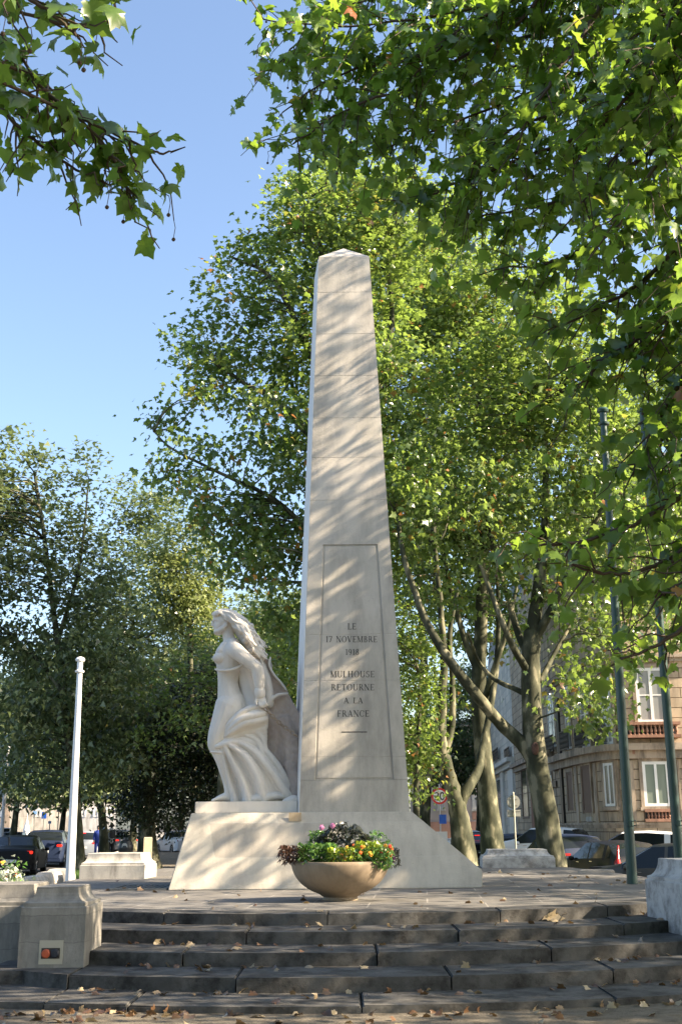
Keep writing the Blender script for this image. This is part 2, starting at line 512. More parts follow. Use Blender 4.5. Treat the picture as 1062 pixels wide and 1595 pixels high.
poly = [(x, arc_pt(RS[4] - .555, x)) for x in np.linspace(-4.4, 5.2, 30)] + [(5.6, 19.2), (5.95, 22), (5.75, 26), (5.45, 28.6), (4.4, 30.2), (-4.6, 30.2), (-5.4, 26.5), (-5.5, 23.2), (-4.9, 19)]
MB().prism(poly, .2, .586).build('paving', M['flag'], plat)
poly2 = [(5.2, 17.6), (5.75, 19), (6.1, 22), (5.9, 26), (5.55, 28.7), (4.45, 30.35), (-4.7, 30.35), (-5.55, 26.5), (-5.65, 23.2), (-5.0, 18.9), (-4.4, 17)]
MB().prism(poly2, -.2, .55).build('plinth_course', M['step'], plat)

# ------------------------------------------------------------------ stone piers and blocks round the platform
def pier_mesh(w, d, h, prof):
    mb = MB(); V = []; F = []
    for ins, z in prof:
        a, b = w / 2 - ins, d / 2 - ins
        V += [(-a, -b, z), (a, -b, z), (a, b, z), (-a, b, z)]
    n = len(prof)
    for i in range(n - 1):
        for k in range(4):
            F.append((i * 4 + k, i * 4 + (k + 1) % 4, i * 4 + 4 + (k + 1) % 4, i * 4 + 4 + k))
    F.append((3, 2, 1, 0)); F.append(tuple(n * 4 - 4 + k for k in range(4)))
    return mb.add(V, F)
def cav(h, body, ins=.09, lip=.022):
    p = [(0, 0), (0, body - .006), (.006, body), (lip, body + .003), (lip, body + .04), (lip + .012, body + .045)]
    for t in np.linspace(0, 1, 6):
        p.append((lip + .012 + ins * (1 - math.cos(t * math.pi / 2)) ** .0 * (1 - (1 - t) ** 1.6), body + .045 + (h - body - .065) * t ** 1.7))
    p += [(lip + .012 + ins + .0, h - .008), (lip + .02 + ins, h)]
    return p
def pier(name, label, cat, c, w, d, h, rz, m, prof, chip=.012):
    t = thing(name, label, cat, c, rz)
    o = pier_mesh(w, d, h, prof).build('block', m, t)
    auto_smooth(o, 12)
    return t
def joint_stone(name, c1, c2, dirt, bw, rh, mort, msize=.012, **kw):
    m = stone(name, c1, c2, dirt, **kw)
    nt = m.node_tree; b = nt.nodes['Principled BSDF']
    tc = N(nt, 'ShaderNodeTexCoord'); sx = N(nt, 'ShaderNodeSeparateXYZ'); cb = N(nt, 'ShaderNodeCombineXYZ')
    nt.links.new(tc.outputs['Object'], sx.inputs[0])
    ad = N(nt, 'ShaderNodeMath', operation='ADD'); nt.links.new(sx.outputs[0], ad.inputs[0]); nt.links.new(sx.outputs[1], ad.inputs[1])
    nt.links.new(ad.outputs[0], cb.inputs[0]); nt.links.new(sx.outputs[2], cb.inputs[1])
    wob = N(nt, 'ShaderNodeVectorMath', operation='ADD')
    nz = N(nt, 'ShaderNodeTexNoise'); nz.inputs['Scale'].default_value = 7; nz.inputs['Detail'].default_value = 3
    nt.links.new(tc.outputs['Object'], nz.inputs['Vector'])
    sc_ = N(nt, 'ShaderNodeVectorMath', operation='SCALE'); sc_.inputs['Scale'].default_value = .045
    nt.links.new(nz.outputs['Color'], sc_.inputs[0]); nt.links.new(cb.outputs[0], wob.inputs[0]); nt.links.new(sc_.outputs[0], wob.inputs[1])
    br = N(nt, 'ShaderNodeTexBrick'); br.inputs['Scale'].default_value = 1; br.inputs['Brick Width'].default_value = bw; br.inputs['Row Height'].default_value = rh
    br.inputs['Mortar Size'].default_value = msize; br.inputs['Mortar Smooth'].default_value = .3
    nt.links.new(wob.outputs[0], br.inputs['Vector'])
    old = b.inputs['Base Color'].links[0].from_socket
    br.inputs['Color1'].default_value = (.84, .83, .82, 1); br.inputs['Color2'].default_value = (1.08, 1.07, 1.04, 1); br.inputs['Mortar'].default_value = (1, 1, 1, 1)
    old = mix(nt, 1.0, old, br.outputs['Color'], 'MULTIPLY')
    fac = N(nt, 'ShaderNodeMath', operation='MULTIPLY', i_1=.75); nt.links.new(br.outputs['Fac'], fac.inputs[0])
    nt.links.new(mix(nt, fac.outputs[0], old, mort), b.inputs['Base Color'])
    return m
M['pierj'] = joint_stone('jointed_pier_stone', (.24, .23, .21), (.34, .325, .295), (.10, .095, .085), 1.9, .27, (.13, .122, .11), .004, scale=2.2, dirt_amt=.6, bumpd=.014)
pc = at_z(79, 1507, .192)
lp = pier('stone_pier', 'grey stone pier', 'pier',
          (-3.075, 13.02, .192), .69, .86, .80, R(0), M['pierj'], cav(.80, .60))
lp['label'] = 'grey stone pier with moulded cap and red and black sockets, left of the steps'
sp = MB().box((-.075, -.008, -.115), (.175, 0, .12)).build('socket_plate', plain('cream_plate', (.42, .39, .31), .6), lp); sp.location = (-.05, -.428, .15)
for i, c in enumerate(((.45, .09, .035), (.02, .022, .03))):
    o = MB().lathe([(.0, 0), (.046, 0), (.046, .018), (.034, .03), (.0, .032)], 16).xform(Matrix.Rotation(R(90), 4, 'X')).build('socket', plain('socket_plastic', c, .5), sp, angle=30)
    o.location = (.0 + .095 * i, -.008, -.01)
MB().box((-.05, -.0105, -.06), (.145, -.006, .045)).build('socket_recess', plain('socket_recess', (.05, .045, .04), .8), sp)
pier('low_stone_wall', 'grey moulded stone block joined behind the left pier, at the photo left edge', 'wall block',
     (-4.40, 13.75, .06), 2.0, .9, .93, 0, M['pierj'], cav(.93, .70, .08))
pier('stone_plinth', 'low pale stone block with moulded top on the platform beside the drain grate', 'stone block',
     (-4.72, 24.75, .586), 1.35, 1.15, .50, R(-3), M['pier'], cav(.50, .27, .09))
pier('stone_plinth', 'pale moulded stone block in front of the leaning trunk', 'stone block',
     (4.28, 29.2, .586), 1.75, 1.4, .42, R(-4), M['whitepier'], cav(.42, .23, .13))
pier('stone_pier', 'whitewashed worn stone pier cut by the right edge of the photo', 'pier',
     (4.62, 14.25, .19), 1.35, 2.0, .98, R(5), M['whitepier'], cav(.98, .72, .11))
# drain grate
gp = at_z(222, 1380, .588)
g = thing('drain_grate', 'dark steel slatted drain grate set in the platform left of the monument', 'grate', (-3.42, 20.3, .588))
MB().box((-.44, -.60, 0), (.40, .60, .006)).build('bed', plain('grate_dark', (.05, .055, .06), .5, .6), g)
mb = MB()
for i in range(9):
    x = -.40 + i * .095
    mb.box((x, -.57, .0065), (x + .06, .57, .026))
mb.build('slats', plain('grate_steel', (.10, .115, .13), .45, .7), g)
mb = MB()
mb.box((-.47, -.62, 0), (-.44, .62, .03)).box((.44, -.62, 0), (.47, .62, .03)).box((-.44, -.62, 0), (.44, -.60, .03)).box((-.44, .60, 0), (.44, .62, .03))
mb.build('frame', plain('grate_frame', (.12, .13, .14), .5, .6), g)

# ------------------------------------------------------------------ the obelisk
ob = thing('obelisk', 'tall tapering pale limestone war memorial obelisk with dark inscription on a sloping base', 'monument', (0, 0, 0))
D3 = Vector((-math.sin(R(6.5)), math.cos(R(6.5)), 0))
def on_plane(px, py, p0, n):
    d = Vector(ray(px, py)); o = Vector((0, 0, CAMH))
    return o + d * ((p0 - o).dot(n) / d.dot(n))
B0, B1 = at_z(262, 1387, .586), at_z(751, 1383, .586)
B1.y = B0.y + .01
nlow = Vector((0, -1, .0)); nlow = Vector((0, -1, .22)).normalized()
T0 = on_plane(298, 1268, B0, nlow); Q = on_plane(751, 1356, B0, nlow)
T1 = at_y(641, 1262.5, T0.y + .05)
ZT = (T0.z + T1.z) / 2; T0.z = ZT; T1.z = ZT
lb = D3 * 2.9
B0b, B1b, Qb = B0 + lb, B1 + lb, Q + D3 * 2.75
T0b, T1b = T0 + D3 * 2.3, T1 + D3 * 2.3
M['basej'] = joint_stone('jointed_base_stone', (.50, .47, .41), (.60, .56, .49), (.32, .29, .26), 2.35, .56, (.50, .475, .43), .004, scale=1.6, dirt_amt=.5, bumpd=.01, pit=.45)
V = [B0, B1, Q, T0, T1, B0b, B1b, Qb, T0b, T1b]
bm = bmesh.new()
vs = [bm.verts.new(v) for v in V]
for f in [(0, 1, 2, 3), (3, 2, 4), (3, 4, 9, 8), (0, 3, 8, 5), (1, 6, 7, 2), (2, 7, 9, 4), (5, 8, 7, 6), (8, 9, 7), (0, 5, 6, 1)]:
    bm.faces.new([vs[i] for i in f])
bmesh.ops.bevel(bm, geom=bm.edges[:], offset=.012, segments=2, affect='EDGES')
MB().bm(bm).build('base', M['basej'], ob)
MB().box((0, 0, 0), (.21, .004, .14)).build('patch', stone('ochre_patch', (.44, .33, .20), (.50, .42, .31), (.3, .22, .14), 5, .5, .003), ob, loc=on_plane(450, 1279, T0, nlow) + Vector((0, -.004, 0)))
# shaft
FY = T0.y + .06
nf = Vector((0, -1, .046)).normalized()
P0 = Vector((0, FY, ZT))
fb = {k: on_plane(*q, P0, nf) for k, q in dict(BL=(466.5, 1262), BR=(637.5, 1261), TL=(496.5, 402), TR=(575, 404)).items()}
zb = ZT - .02; zt = (fb['TL'].z + fb['TR'].z) / 2
def face(u, v, d=0.0):
    z = zb + (zt - zb) * v
    tl = (z - fb['BL'].z) / (fb['TL'].z - fb['BL'].z)
    xl = fb['BL'].x + (fb['TL'].x - fb['BL'].x) * tl; xr = fb['BR'].x + (fb['TR'].x - fb['BR'].x) * tl
    y = FY + .046 * (z - ZT)
    y += (u - .5) * (xr - xl) * math.tan(R(0))
    return Vector((xl + (xr - xl) * u, y + d, z))
def uv_of(px, py):
    p = on_plane(px, py, P0, nf); v = (p.z - zb) / (zt - zb)
    a, b = face(0, v), face(1, v)
    return (p.x - a.x) / (b.x - a.x), v
H_ = zt - zb
vt_, vb_ = uv_of(545, 848)[1], uv_of(550, 1214.6)[1]
uLt, uRt = uv_of(503, 848)[0], uv_of(588, 848)[0]
uLb, uRb = uv_of(490, 1214)[0], uv_of(613.5, 1214)[0]
def row_u(v):
    t = (v - vb_) / (vt_ - vb_); t = min(1, max(0, t))
    L, R_ = uLb + (uLt - uLb) * t, uRb + (uRt - uRb) * t
    w = 1.75 - .9 * v
    g, e = .032 / w, .004 / w
    return [0, L, L + e, L + g, L + g + e, R_ - g - e, R_ - g, R_ - e, R_, 1]
dG, dP = .022, .010
IN = [0, 0, dG, dG, dP, dP, dG, dG, 0, 0]; GR = [0, 0] + [dG] * 6 + [0, 0]; OUT = [0] * 10
rows = [(0, OUT, 0)]
joints = [uv_of(550, y)[1] for y in (1060, 988, 779, 712.5, 651, 585, 520, 455)]
ev = [(vb_, 'b'), (vt_, 't')] + [(j, 'j') for j in joints] + [(uv_of(550, 1179)[1], 'j')]
eh, gh = .003 / H_, .032 / H_
for v, typ in sorted(ev):
    inside = vb_ < v < vt_
    pr = IN if inside else OUT
    if typ == 'j': rows += [(v - 2 * eh, pr, 0), (v - eh, pr, .004), (v + eh, pr, .004), (v + 2 * eh, pr, 0)]
    if typ == 'b': rows += [(v - .01 / H_, OUT, 0), (v - .006 / H_, OUT, .007), (v, OUT, .007), (v + .001 / H_, OUT, 0), (v + 2 * eh, GR, 0), (v + gh, GR, 0), (v + gh + eh, IN, 0)]
    if typ == 't': rows += [(v - gh - eh, IN, 0), (v - gh, GR, 0), (v - eh, GR, 0), (v, OUT, 0)]
rows.append((1, OUT, 0))
mb = MB(); V = []; F = []
for v, pr, ex in rows:
    V += [face(u, v, d + ex) for u, d in zip(row_u(v), pr)]
nr = len(rows)
for i in range(nr - 1):
    for k in range(9):
        F.append((i * 10 + k, i * 10 + k + 1, i * 10 + 11 + k, i * 10 + 10 + k))
dB, dT = 1.72, .86
n0 = len(V)
V += [face(0, 0) + D3 * dB, face(1, 0) + D3 * dB, face(1, 1) + D3 * dT, face(0, 1) + D3 * dT]
left = [i * 10 for i in range(nr)]; right = [i * 10 + 9 for i in range(nr)]
F.append(tuple([n0] + left + [n0 + 3])[::1]); F.append(tuple([n0 + 1, n0 + 2] + right[::-1]))
F.append((n0, n0 + 3, n0 + 2, n0 + 1))
mb.add(V, F)
sh = mb.build('shaft', M['lime'], ob)
bmx = bmesh.new(); bmx.from_mesh(sh.data); bmesh.ops.recalc_face_normals(bmx, faces=bmx.faces); bmx.to_mesh(sh.data); bmx.free()
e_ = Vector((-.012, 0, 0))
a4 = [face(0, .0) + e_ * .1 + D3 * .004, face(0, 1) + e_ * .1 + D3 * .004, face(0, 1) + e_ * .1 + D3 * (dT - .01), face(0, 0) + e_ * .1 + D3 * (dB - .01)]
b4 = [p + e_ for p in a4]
MB().add(a4 + b4, [(0, 1, 2, 3), (7, 6, 5, 4), (0, 4, 5, 1), (1, 5, 6, 2), (2, 6, 7, 3), (3, 7, 4, 0)]).build('skylit_slab', M['skylitstone'], ob)  # thin slab added so the left face looks skylit; brightness is painted in
tc_ = [face(0, 1), face(1, 1), face(1, 1) + D3 * dT, face(0, 1) + D3 * dT]
cen = sum(tc_, Vector()) / 4
apx = at_y(535, 387, cen.y)
cap = MB().add([c + Vector((0, 0, .001)) for c in tc_] + [c + Vector((0, 0, .05)) for c in tc_] + [apx],
         [(0, 1, 5, 4), (1, 2, 6, 5), (2, 3, 7, 6), (3, 0, 4, 7), (4, 5, 8), (5, 6, 8), (6, 7, 8), (7, 4, 8), (3, 2, 1, 0)])
cap.build('cap', M['lime'], ob)
# lower courses: vertical joints under the panel
# inscription: serif capitals drawn stroke by stroke
TH, TK = .055, .135
def seg(x0, y0, x1, y1, w):
    dx, dy = x1 - x0, y1 - y0; l = math.hypot(dx, dy); nx, ny = -dy / l * w / 2, dx / l * w / 2
    return [[(x0 + nx, y0 + ny), (x0 - nx, y0 - ny), (x1 - nx, y1 - ny), (x1 + nx, y1 + ny)]]
def vst(x, y0=0, y1=1, w=TK, s=(1, 1)):
    q = [[(x - w / 2, y0), (x + w / 2, y0), (x + w / 2, y1), (x - w / 2, y1)]]
    if s[0]: q += hs(x - .15, x + .15, y0)
    if s[1]: q += hs(x - .15, x + .15, y1 - .05)
    return q
def hs(x0, x1, y, h=.05): return [[(x0, y), (x1, y), (x1, y + h), (x0, y + h)]]
def arc(cx, cy, rx, ry, a0, a1, wt=TH, wk=TK, n=14):
    q = []
    A = np.radians(np.linspace(a0, a1, n))
    pts = []
    for a in A:
        w = wt + (wk - wt) * abs(math.cos(a))
        c, s = math.cos(a), math.sin(a)
        pts.append(((cx + (rx) * c, cy + ry * s), (cx + (rx - w) * c, cy + (ry - w * .8) * s)))
    for (o0, i0), (o1, i1) in zip(pts[:-1], pts[1:]): q.append([o0, i0, i1, o1][::-1])
    return q
G = {
 'L': (.72, lambda: vst(.2) + hs(.2, .68, 0, .06) + seg(.66, 0, .66, .2, .05)),
 'E': (.76, lambda: vst(.2) + hs(.2, .66, 0, .06) + hs(.2, .64, .94, .06) + hs(.2, .52, .48, .055) + seg(.65, 0, .65, .2, .05) + seg(.63, .82, .63, 1, .05) + seg(.52, .42, .52, .58, .05)),
 'F': (.72, lambda: vst(.2) + hs(.2, .64, .94, .06) + hs(.2, .52, .48, .055) + seg(.63, .8, .63, 1, .05) + seg(.52, .4, .52, .6, .05)),
 '1': (.44, lambda: vst(.24, s=(1, 0)) + seg(.24, .97, .08, .84, .06)),
 '7': (.64, lambda: hs(.06, .6, .93, .07) + seg(.58, .95, .26, 0, .12) + seg(.07, .8, .07, 1, .05)),
 '9': (.66, lambda: arc(.32, .68, .27, .32, 0, 360) + arc(.30, .55, .29, .55, -75, 25, .05, .12) + seg(.2, .02, .36, .03, .06)),
 '8': (.66, lambda: arc(.33, .76, .23, .25, 0, 360) + arc(.33, .27, .28, .28, 0, 360)),
 'N': (.92, lambda: vst(.17, w=TH) + vst(.76, w=TH) + seg(.15, .98, .76, .03, TK)),
 'O': (.94, lambda: arc(.47, .5, .43, .52, 0, 360, n=26)),
 'V': (.86, lambda: seg(.1, 1, .43, 0, TK) + seg(.76, 1, .43, 0, TH) + hs(-.02, .25, .95) + hs(.62, .88, .95)),
 'M': (1.08, lambda: vst(.16, w=TH) + vst(.92, w=TK) + seg(.16, 1, .52, .05, TK) + seg(.9, 1, .52, .05, TH)),
 'B': (.76, lambda: vst(.2) + arc(.36, .75, .26, .27, -90, 90) + arc(.36, .26, .32, .28, -90, 90) + hs(.2, .38, .95, .05) + hs(.2, .38, .49, .05) + hs(.2, .38, -.0, .05)),
 'R': (.84, lambda: vst(.2) + arc(.36, .74, .28, .28, -90, 90) + hs(.2, .38, .95, .05) + hs(.2, .38, .47, .05) + seg(.42, .5, .74, .02, TK) + hs(.66, .86, 0)),
 'U': (.88, lambda: vst(.18, .3, 1, s=(0, 1)) + vst(.72, .3, 1, TH, s=(0, 1)) + arc(.45, .32, .335, .34, 180, 360)),
 'H': (.92, lambda: vst(.18) + vst(.74) + hs(.2, .74, .48, .055)),
 'S': (.68, lambda: arc(.34, .75, .25, .27, 30, 255) + arc(.34, .26, .28, .28, -150, 90) + seg(.57, .74, .57, .95, .05) + seg(.07, .05, .07, .26, .05)),
 'T': (.80, lambda: vst(.4, s=(1, 0)) + hs(.06, .74, .94, .06) + seg(.07, .78, .07, 1, .05) + seg(.73, .78, .73, 1, .05)),
 'A': (.88, lambda: seg(.13, 0, .44, 1, TH) + seg(.76, 0, .44, 1, TK) + hs(.24, .66, .33, .05) + hs(.0, .26, 0) + hs(.62, .90, 0)),
 'C': (.84, lambda: arc(.45, .5, .42, .52, 40, 320) + seg(.77, .7, .77, .98, .05)),
 ' ': (.55, lambda: []),
}
for txt, x0, x1, y0, y1 in [('LE', 541, 555, 970.7, 980.3), ('17 NOVEMBRE', 507.3, 587.7, 990.8, 1000.2), ('1918', 537.7, 559.2, 1010.8, 1020),
                            ('MULHOUSE', 514.4, 583.5, 1045, 1054.8), ('RETOURNE', 515.6, 583.2, 1065.4, 1075.2), ('A LA', 535, 565, 1086.5, 1095.4), ('FRANCE', 525, 575.3, 1106.4, 1116.2)]:
    mb = MB()
    tot = sum(G[c][0] + .08 for c in txt) - .08
    x = 0
    for c in txt:
        for q in G[c][1]():
            pts = []
            for gx, gy in q:
                u, v = uv_of(x0 + (x + gx) / tot * (x1 - x0), y1 - gy * (y1 - y0))
                pts.append(face(u, v, dP - .0025))
            jit = Vector((0, -.0006 * random.random(), 0))
            mb.add([p + jit for p in pts], [(0, 1, 2, 3)])
        x += G[c][0] + .08
    mb.build('inscription_line', M['letter'], ob)
a, b_, c, d = (face(*uv_of(*q), dP - .003) for q in ((531.7, 1140.8), (571.6, 1140.8), (571.6, 1139.4), (531.7, 1139.4)))
MB().add([a, b_, c, d], [(0, 1, 2, 3)]).build('dividing_line', M['letter'], ob)
# ------------------------------------------------------------------ the statue
SY = T0.y + .72                          # depth of the figure's middle
SPX = ppm(390, 1110, SY)
def S(px, py, v=0.0):                    # photo pixel, v = depth in photo pixels away from the camera
    p = at_y(px, py, SY); return Vector((p.x, SY + v / SPX, p.z))
def chain(mb, pts, sides=14, n=5):
    """pts: (px, py, v, half width, half depth) in photo pixels"""
    q = spline([list(S(p[0], p[1], p[2])) + [p[3] / SPX, (p[4] if len(p) > 4 else p[3]) / SPX] for p in pts], n)
    mb.tube(q[:, :3], np.maximum(q[:, 3], .004), sides, flat=np.maximum(q[:, 4], .004), caps=3)
def blob(mb, px, py, v, rx, ry, rz): mb.ball(S(px, py, v), (rx / SPX, ry / SPX, rz / SPX), 16, 12)

st = thing('statue', 'white stone statue of a striding woman in chains with flowing hair and gown', 'statue', (0, 0, 0))
b = MB()
# head in three-quarter profile towards the left
blob(b, 350.5, 967, 0, 16.5, 14, 15.5)
chain(b, [(347, 968, 0, 13, 12), (342.5, 977, -1, 10.5, 10), (340.5, 984, -1, 6.5, 6.5)])
blob(b, 340, 962, -1, 8.5, 9, 8)
chain(b, [(333.5, 965, -2, 1.6, 2.2), (331.2, 972.5, -2.5, 2.2, 2.6), (332.5, 975, -2.5, 2.2, 2.6)], 8)     # nose
blob(b, 334.6, 979.2, -2, 2.0, 3.2, 1.1); blob(b, 335.2, 982.2, -2, 2.1, 3.0, 1.2)                        # lips
blob(b, 337.0, 986.3, -1.5, 3.6, 4, 3.0)                                                                # chin
chain(b, [(332.6, 966.4, -2, 1.7, 2), (335.5, 966.2, -7.5, 1.6, 1.6), (340, 967.5, -10.5, 1.4, 1.4)], 8)     # brow
blob(b, 337.6, 970.2, -7.5, 2.4, 2.0, 1.5)                                                              # eye
chain(b, [(336, 985, -5, 3, 3), (346, 982, -9, 4, 4), (354, 975, -10, 4, 4)], 8)                            # jaw
blob(b, 353.2, 975.5, -13, 2.6, 1.6, 4.2)                                                               # ear
chain(b, [(354, 979, 0, 10, 9.5), (356, 990, 0, 9.5, 9), (359, 1000, 0, 11.5, 12), (362, 1007, 0, 15, 20)])
# trunk
chain(b, [(363, 1006, 0, 13, 23), (362, 1014, 0, 20, 26), (360, 1024, 0, 22.5, 25), (357.5, 1036, 0, 21, 21), (356.5, 1047, 0, 18.5, 18), (355.5, 1064, 0, 16.2, 16.5), (358, 1083, 0, 19.5, 19.5), (362, 1100, 0, 24.5, 24), (361, 1115, 0, 26, 24)], 20)
blob(b, 345.5, 1026.5, -12, 13.2, 11, 9.6); blob(b, 346, 1027, 8, 13.5, 11, 9.6)
chain(b, [(352, 1008, -4, 9, 16), (345, 1018, -6, 9, 16)])
# forward leg
chain(b, [(360, 1100, -5, 24.5, 20), (350, 1126, -6, 20.5, 17), (341.5, 1147, -7, 17, 15), (337.5, 1160, -7, 13.2, 13), (341.5, 1170, -7, 11.5, 12), (349, 1186, -7, 11.5, 11.5), (353, 1200, -7, 10.8, 10.5), (356, 1218, -7, 8.2, 8), (357.5, 1230, -7, 7.4, 7.2), (359, 1241, -7, 7.8, 7.6)], 18)
chain(b, [(364, 1242.5, -7, 5.5, 6), (355, 1241, -7, 6.8, 7.5), (344, 1243, -8, 4.5, 9), (337, 1245.5, -8, 2.8, 9)])
for i in range(5):
    v = -15.5 + i * 3.6
    chain(b, [(339, 1245, v, 2.2, 1.9), (333.5 + abs(i - 1.5) * .8, 1246.2, v, 2.3, 2.0), (331.3 + abs(i - 1.5) * .9, 1247, v, 1.6, 1.5)], 8)
# near arm held back
chain(b, [(362, 1012, -18, 13, 10), (369, 1017, -24, 12.5, 11), (381, 1027, -28, 11, 10), (393, 1036.5, -29, 9.8, 9.5), (401.5, 1044, -29, 9.6, 9), (405, 1055, -28, 9.6, 9), (406.5, 1068, -27, 8.6, 8.2), (407, 1080, -26, 6.6, 6.6), (407.5, 1087, -26, 6.0, 5.6)], 16)
# hand round the chain
chain(b, [(407.5, 1087, -26, 5.8, 4.2), (408.5, 1092, -26, 7.2, 4.0), (411, 1097, -26, 7.0, 3.8)], 12)
for i, (dx, l) in enumerate(((0, 8.0), (3.0, 9.0), (6.0, 8.5), (8.8, 7.0))):
    x0, y0 = 406 + dx, 1097.5 - dx * .25
    chain(b, [(x0, y0, -28, 1.9), (x0 + 1.2, y0 + l * .55, -30, 1.75), (x0 + 3.4, y0 + l * .85, -28, 1.6), (x0 + 4.2, y0 + l * .8, -25, 1.3)], 8)
chain(b, [(403.5, 1090, -27, 2.2), (400.8, 1095, -29, 2.0), (401.8, 1100, -30, 1.6)], 8)
# far arm
chain(b, [(362, 1012, 20, 12, 10), (378, 1030, 26, 10, 9), (394, 1046, 24, 9, 9), (408, 1066, 16, 8, 8)])
fig = remesh(b, 'figure', M['statue'], .0105, st, 3)
# gown: hip swags, the long folds blown back, the hem
b = MB()
chain(b, [(364, 1104, 4, 26, 23), (372, 1126, 4, 27, 20), (380, 1150, 6, 26, 18), (391, 1185, 8, 28, 17), (402, 1220, 8, 34, 18), (406, 1244, 8, 38, 20)], 20)
chain(b, [(340, 1164, -17, 4, 5), (352, 1161, -20, 5, 5), (362, 1158, -20, 5, 5), (374, 1157, -18, 4, 4)])
chain(b, [(333, 1172.5, -12, 2, 8), (343, 1173, -18, 2.4, 3), (350, 1175, -18, 2.2, 3)])
FOLD = [
            [(347, 1166, -16, 4, 5), (353, 1192, -13, 4.5, 7), (360, 1220, -12, 5, 8), (366, 1238, -12, 6, 8), (367, 1247, -12, 7, 8)],
            [(352, 1163, -19, 4, 5), (366, 1190, -20, 5, 7), (380, 1216, -21, 5, 8), (387, 1238, -21, 5.5, 8), (389, 1246, -19, 7, 8)],
            [(358, 1160, -20, 4, 5), (384, 1180, -23, 5, 8), (402, 1209, -25, 5.5, 8), (409, 1231, -24, 6, 8), (413, 1245, -21, 7, 8)],
            [(366, 1155, -16, 4, 5), (396, 1170, -18, 5, 8), (424, 1203, -19, 6, 9), (442, 1230, -16, 7, 8), (454, 1247, -12, 7, 8)],
            [(380, 1146, -11, 4, 5), (404, 1160, -9, 5, 8), (430, 1190, -6, 6, 9), (447, 1222, -4, 7, 8), (458, 1244, -4, 7, 8)]]
SWAG = [[(354, 1136, -17, 4, 5), (364, 1126, -22, 5, 5), (378, 1113, -23, 5.5, 6), (392, 1106, -22, 5.5, 6), (406, 1102, -20, 5, 5)],
        [(353, 1143, -17, 3, 4), (364, 1134, -22, 4.5, 6), (380, 1122, -25, 5.5, 7), (400, 1116, -24, 6.5, 7), (414, 1112, -18, 5, 5)],
        [(352, 1149, -16, 3, 4), (364, 1141, -21, 5, 6), (382, 1130, -24, 6, 7), (400, 1125, -22, 6.5, 7), (415, 1121, -17, 5, 5)],
        [(346, 1160, -16, 4, 5), (362, 1150, -15, 5, 5), (380, 1142, -14, 6, 5), (398, 1138, -13, 6, 5), (413, 1136, -12, 5, 4)],
        [(346, 1164, -16, 4, 5), (362, 1158, -17, 5, 5), (382, 1156, -14, 6, 5), (398, 1158, -12, 6, 5), (412, 1162, -11, 5, 4)],
        [(360, 1162, -16, 4, 5), (378, 1162, -15, 5, 5), (394, 1168, -12, 6, 5), (406, 1178, -11, 6, 5), (416, 1188, -9, 4, 4)]]
for grp, dip in ((FOLD, 11.0), (SWAG, 4.0)):
    for A_, B_ in zip(grp[:-1], grp[1:]):
        for s_ in (.2, .4, .6, .8):
            q = [[a * (1 - s_) + b_ * s_ for a, b_ in zip(u, w)] for u, w in zip(A_, B_)]
            for w in q: w[2] += dip * math.sin(math.pi * s_) * min(1, .3 + .7); w[3] = max(w[3], 5.5); w[4] = max(w[4], 5)
            chain(b, q)
    for q in grp: chain(b, q)
chain(b, [(372, 1030, 6, 12, 14), (384, 1060, 6, 14, 14), (392, 1090, 4, 16, 16), (396, 1110, 2, 16, 18)])
for pts in (
            [(399, 1140, -12, 4, 5), (410, 1150, -12, 4, 5), (415, 1170, -11, 4, 5), (420, 1182, -9, 3.5, 5), (418, 1194, -7, 3, 5)],
            [(376, 1144, -12, 3, 5), (398, 1152, -13, 4, 6), (407, 1166, -13, 4, 5), (412, 1186, -12, 4, 5)],
            [(384, 1246, -16, 5, 7), (410, 1243, -22, 6, 7), (436, 1240, -16, 5, 7), (456, 1246, -8, 4, 6)]):
    chain(b, pts)
chain(b, [(338, 1045, -17, 1.6, 3), (346, 1047.5, -22, 2.0, 3), (360, 1047, -24, 2.2, 3), (372, 1043.5, -24, 2.4, 3), (381, 1038, -20, 2.2, 3)])    # band under the breast
chain(b, [(384, 1022, 8, 9, 9), (400, 1032, 6, 11, 10), (412, 1052, 2, 9, 12), (417, 1075, 0, 9, 14), (419, 1096, 0, 8, 14)])                          # cloak
chain(b, [(421, 1025, 2, 1.6, 8), (419.5, 1036, 0, 2, 8), (426, 1050, 0, 2, 8), (437, 1063, 0, 2, 8), (445, 1074, 2, 2, 8)])
chain(b, [(417, 1098, -8, 5, 7), (424, 1090, -9, 3.4, 5), (434, 1083, -7, 2.6, 4), (448, 1081, -4, 2, 3)])
remesh(b, 'gown', M['statue'], .0100, st, 4)
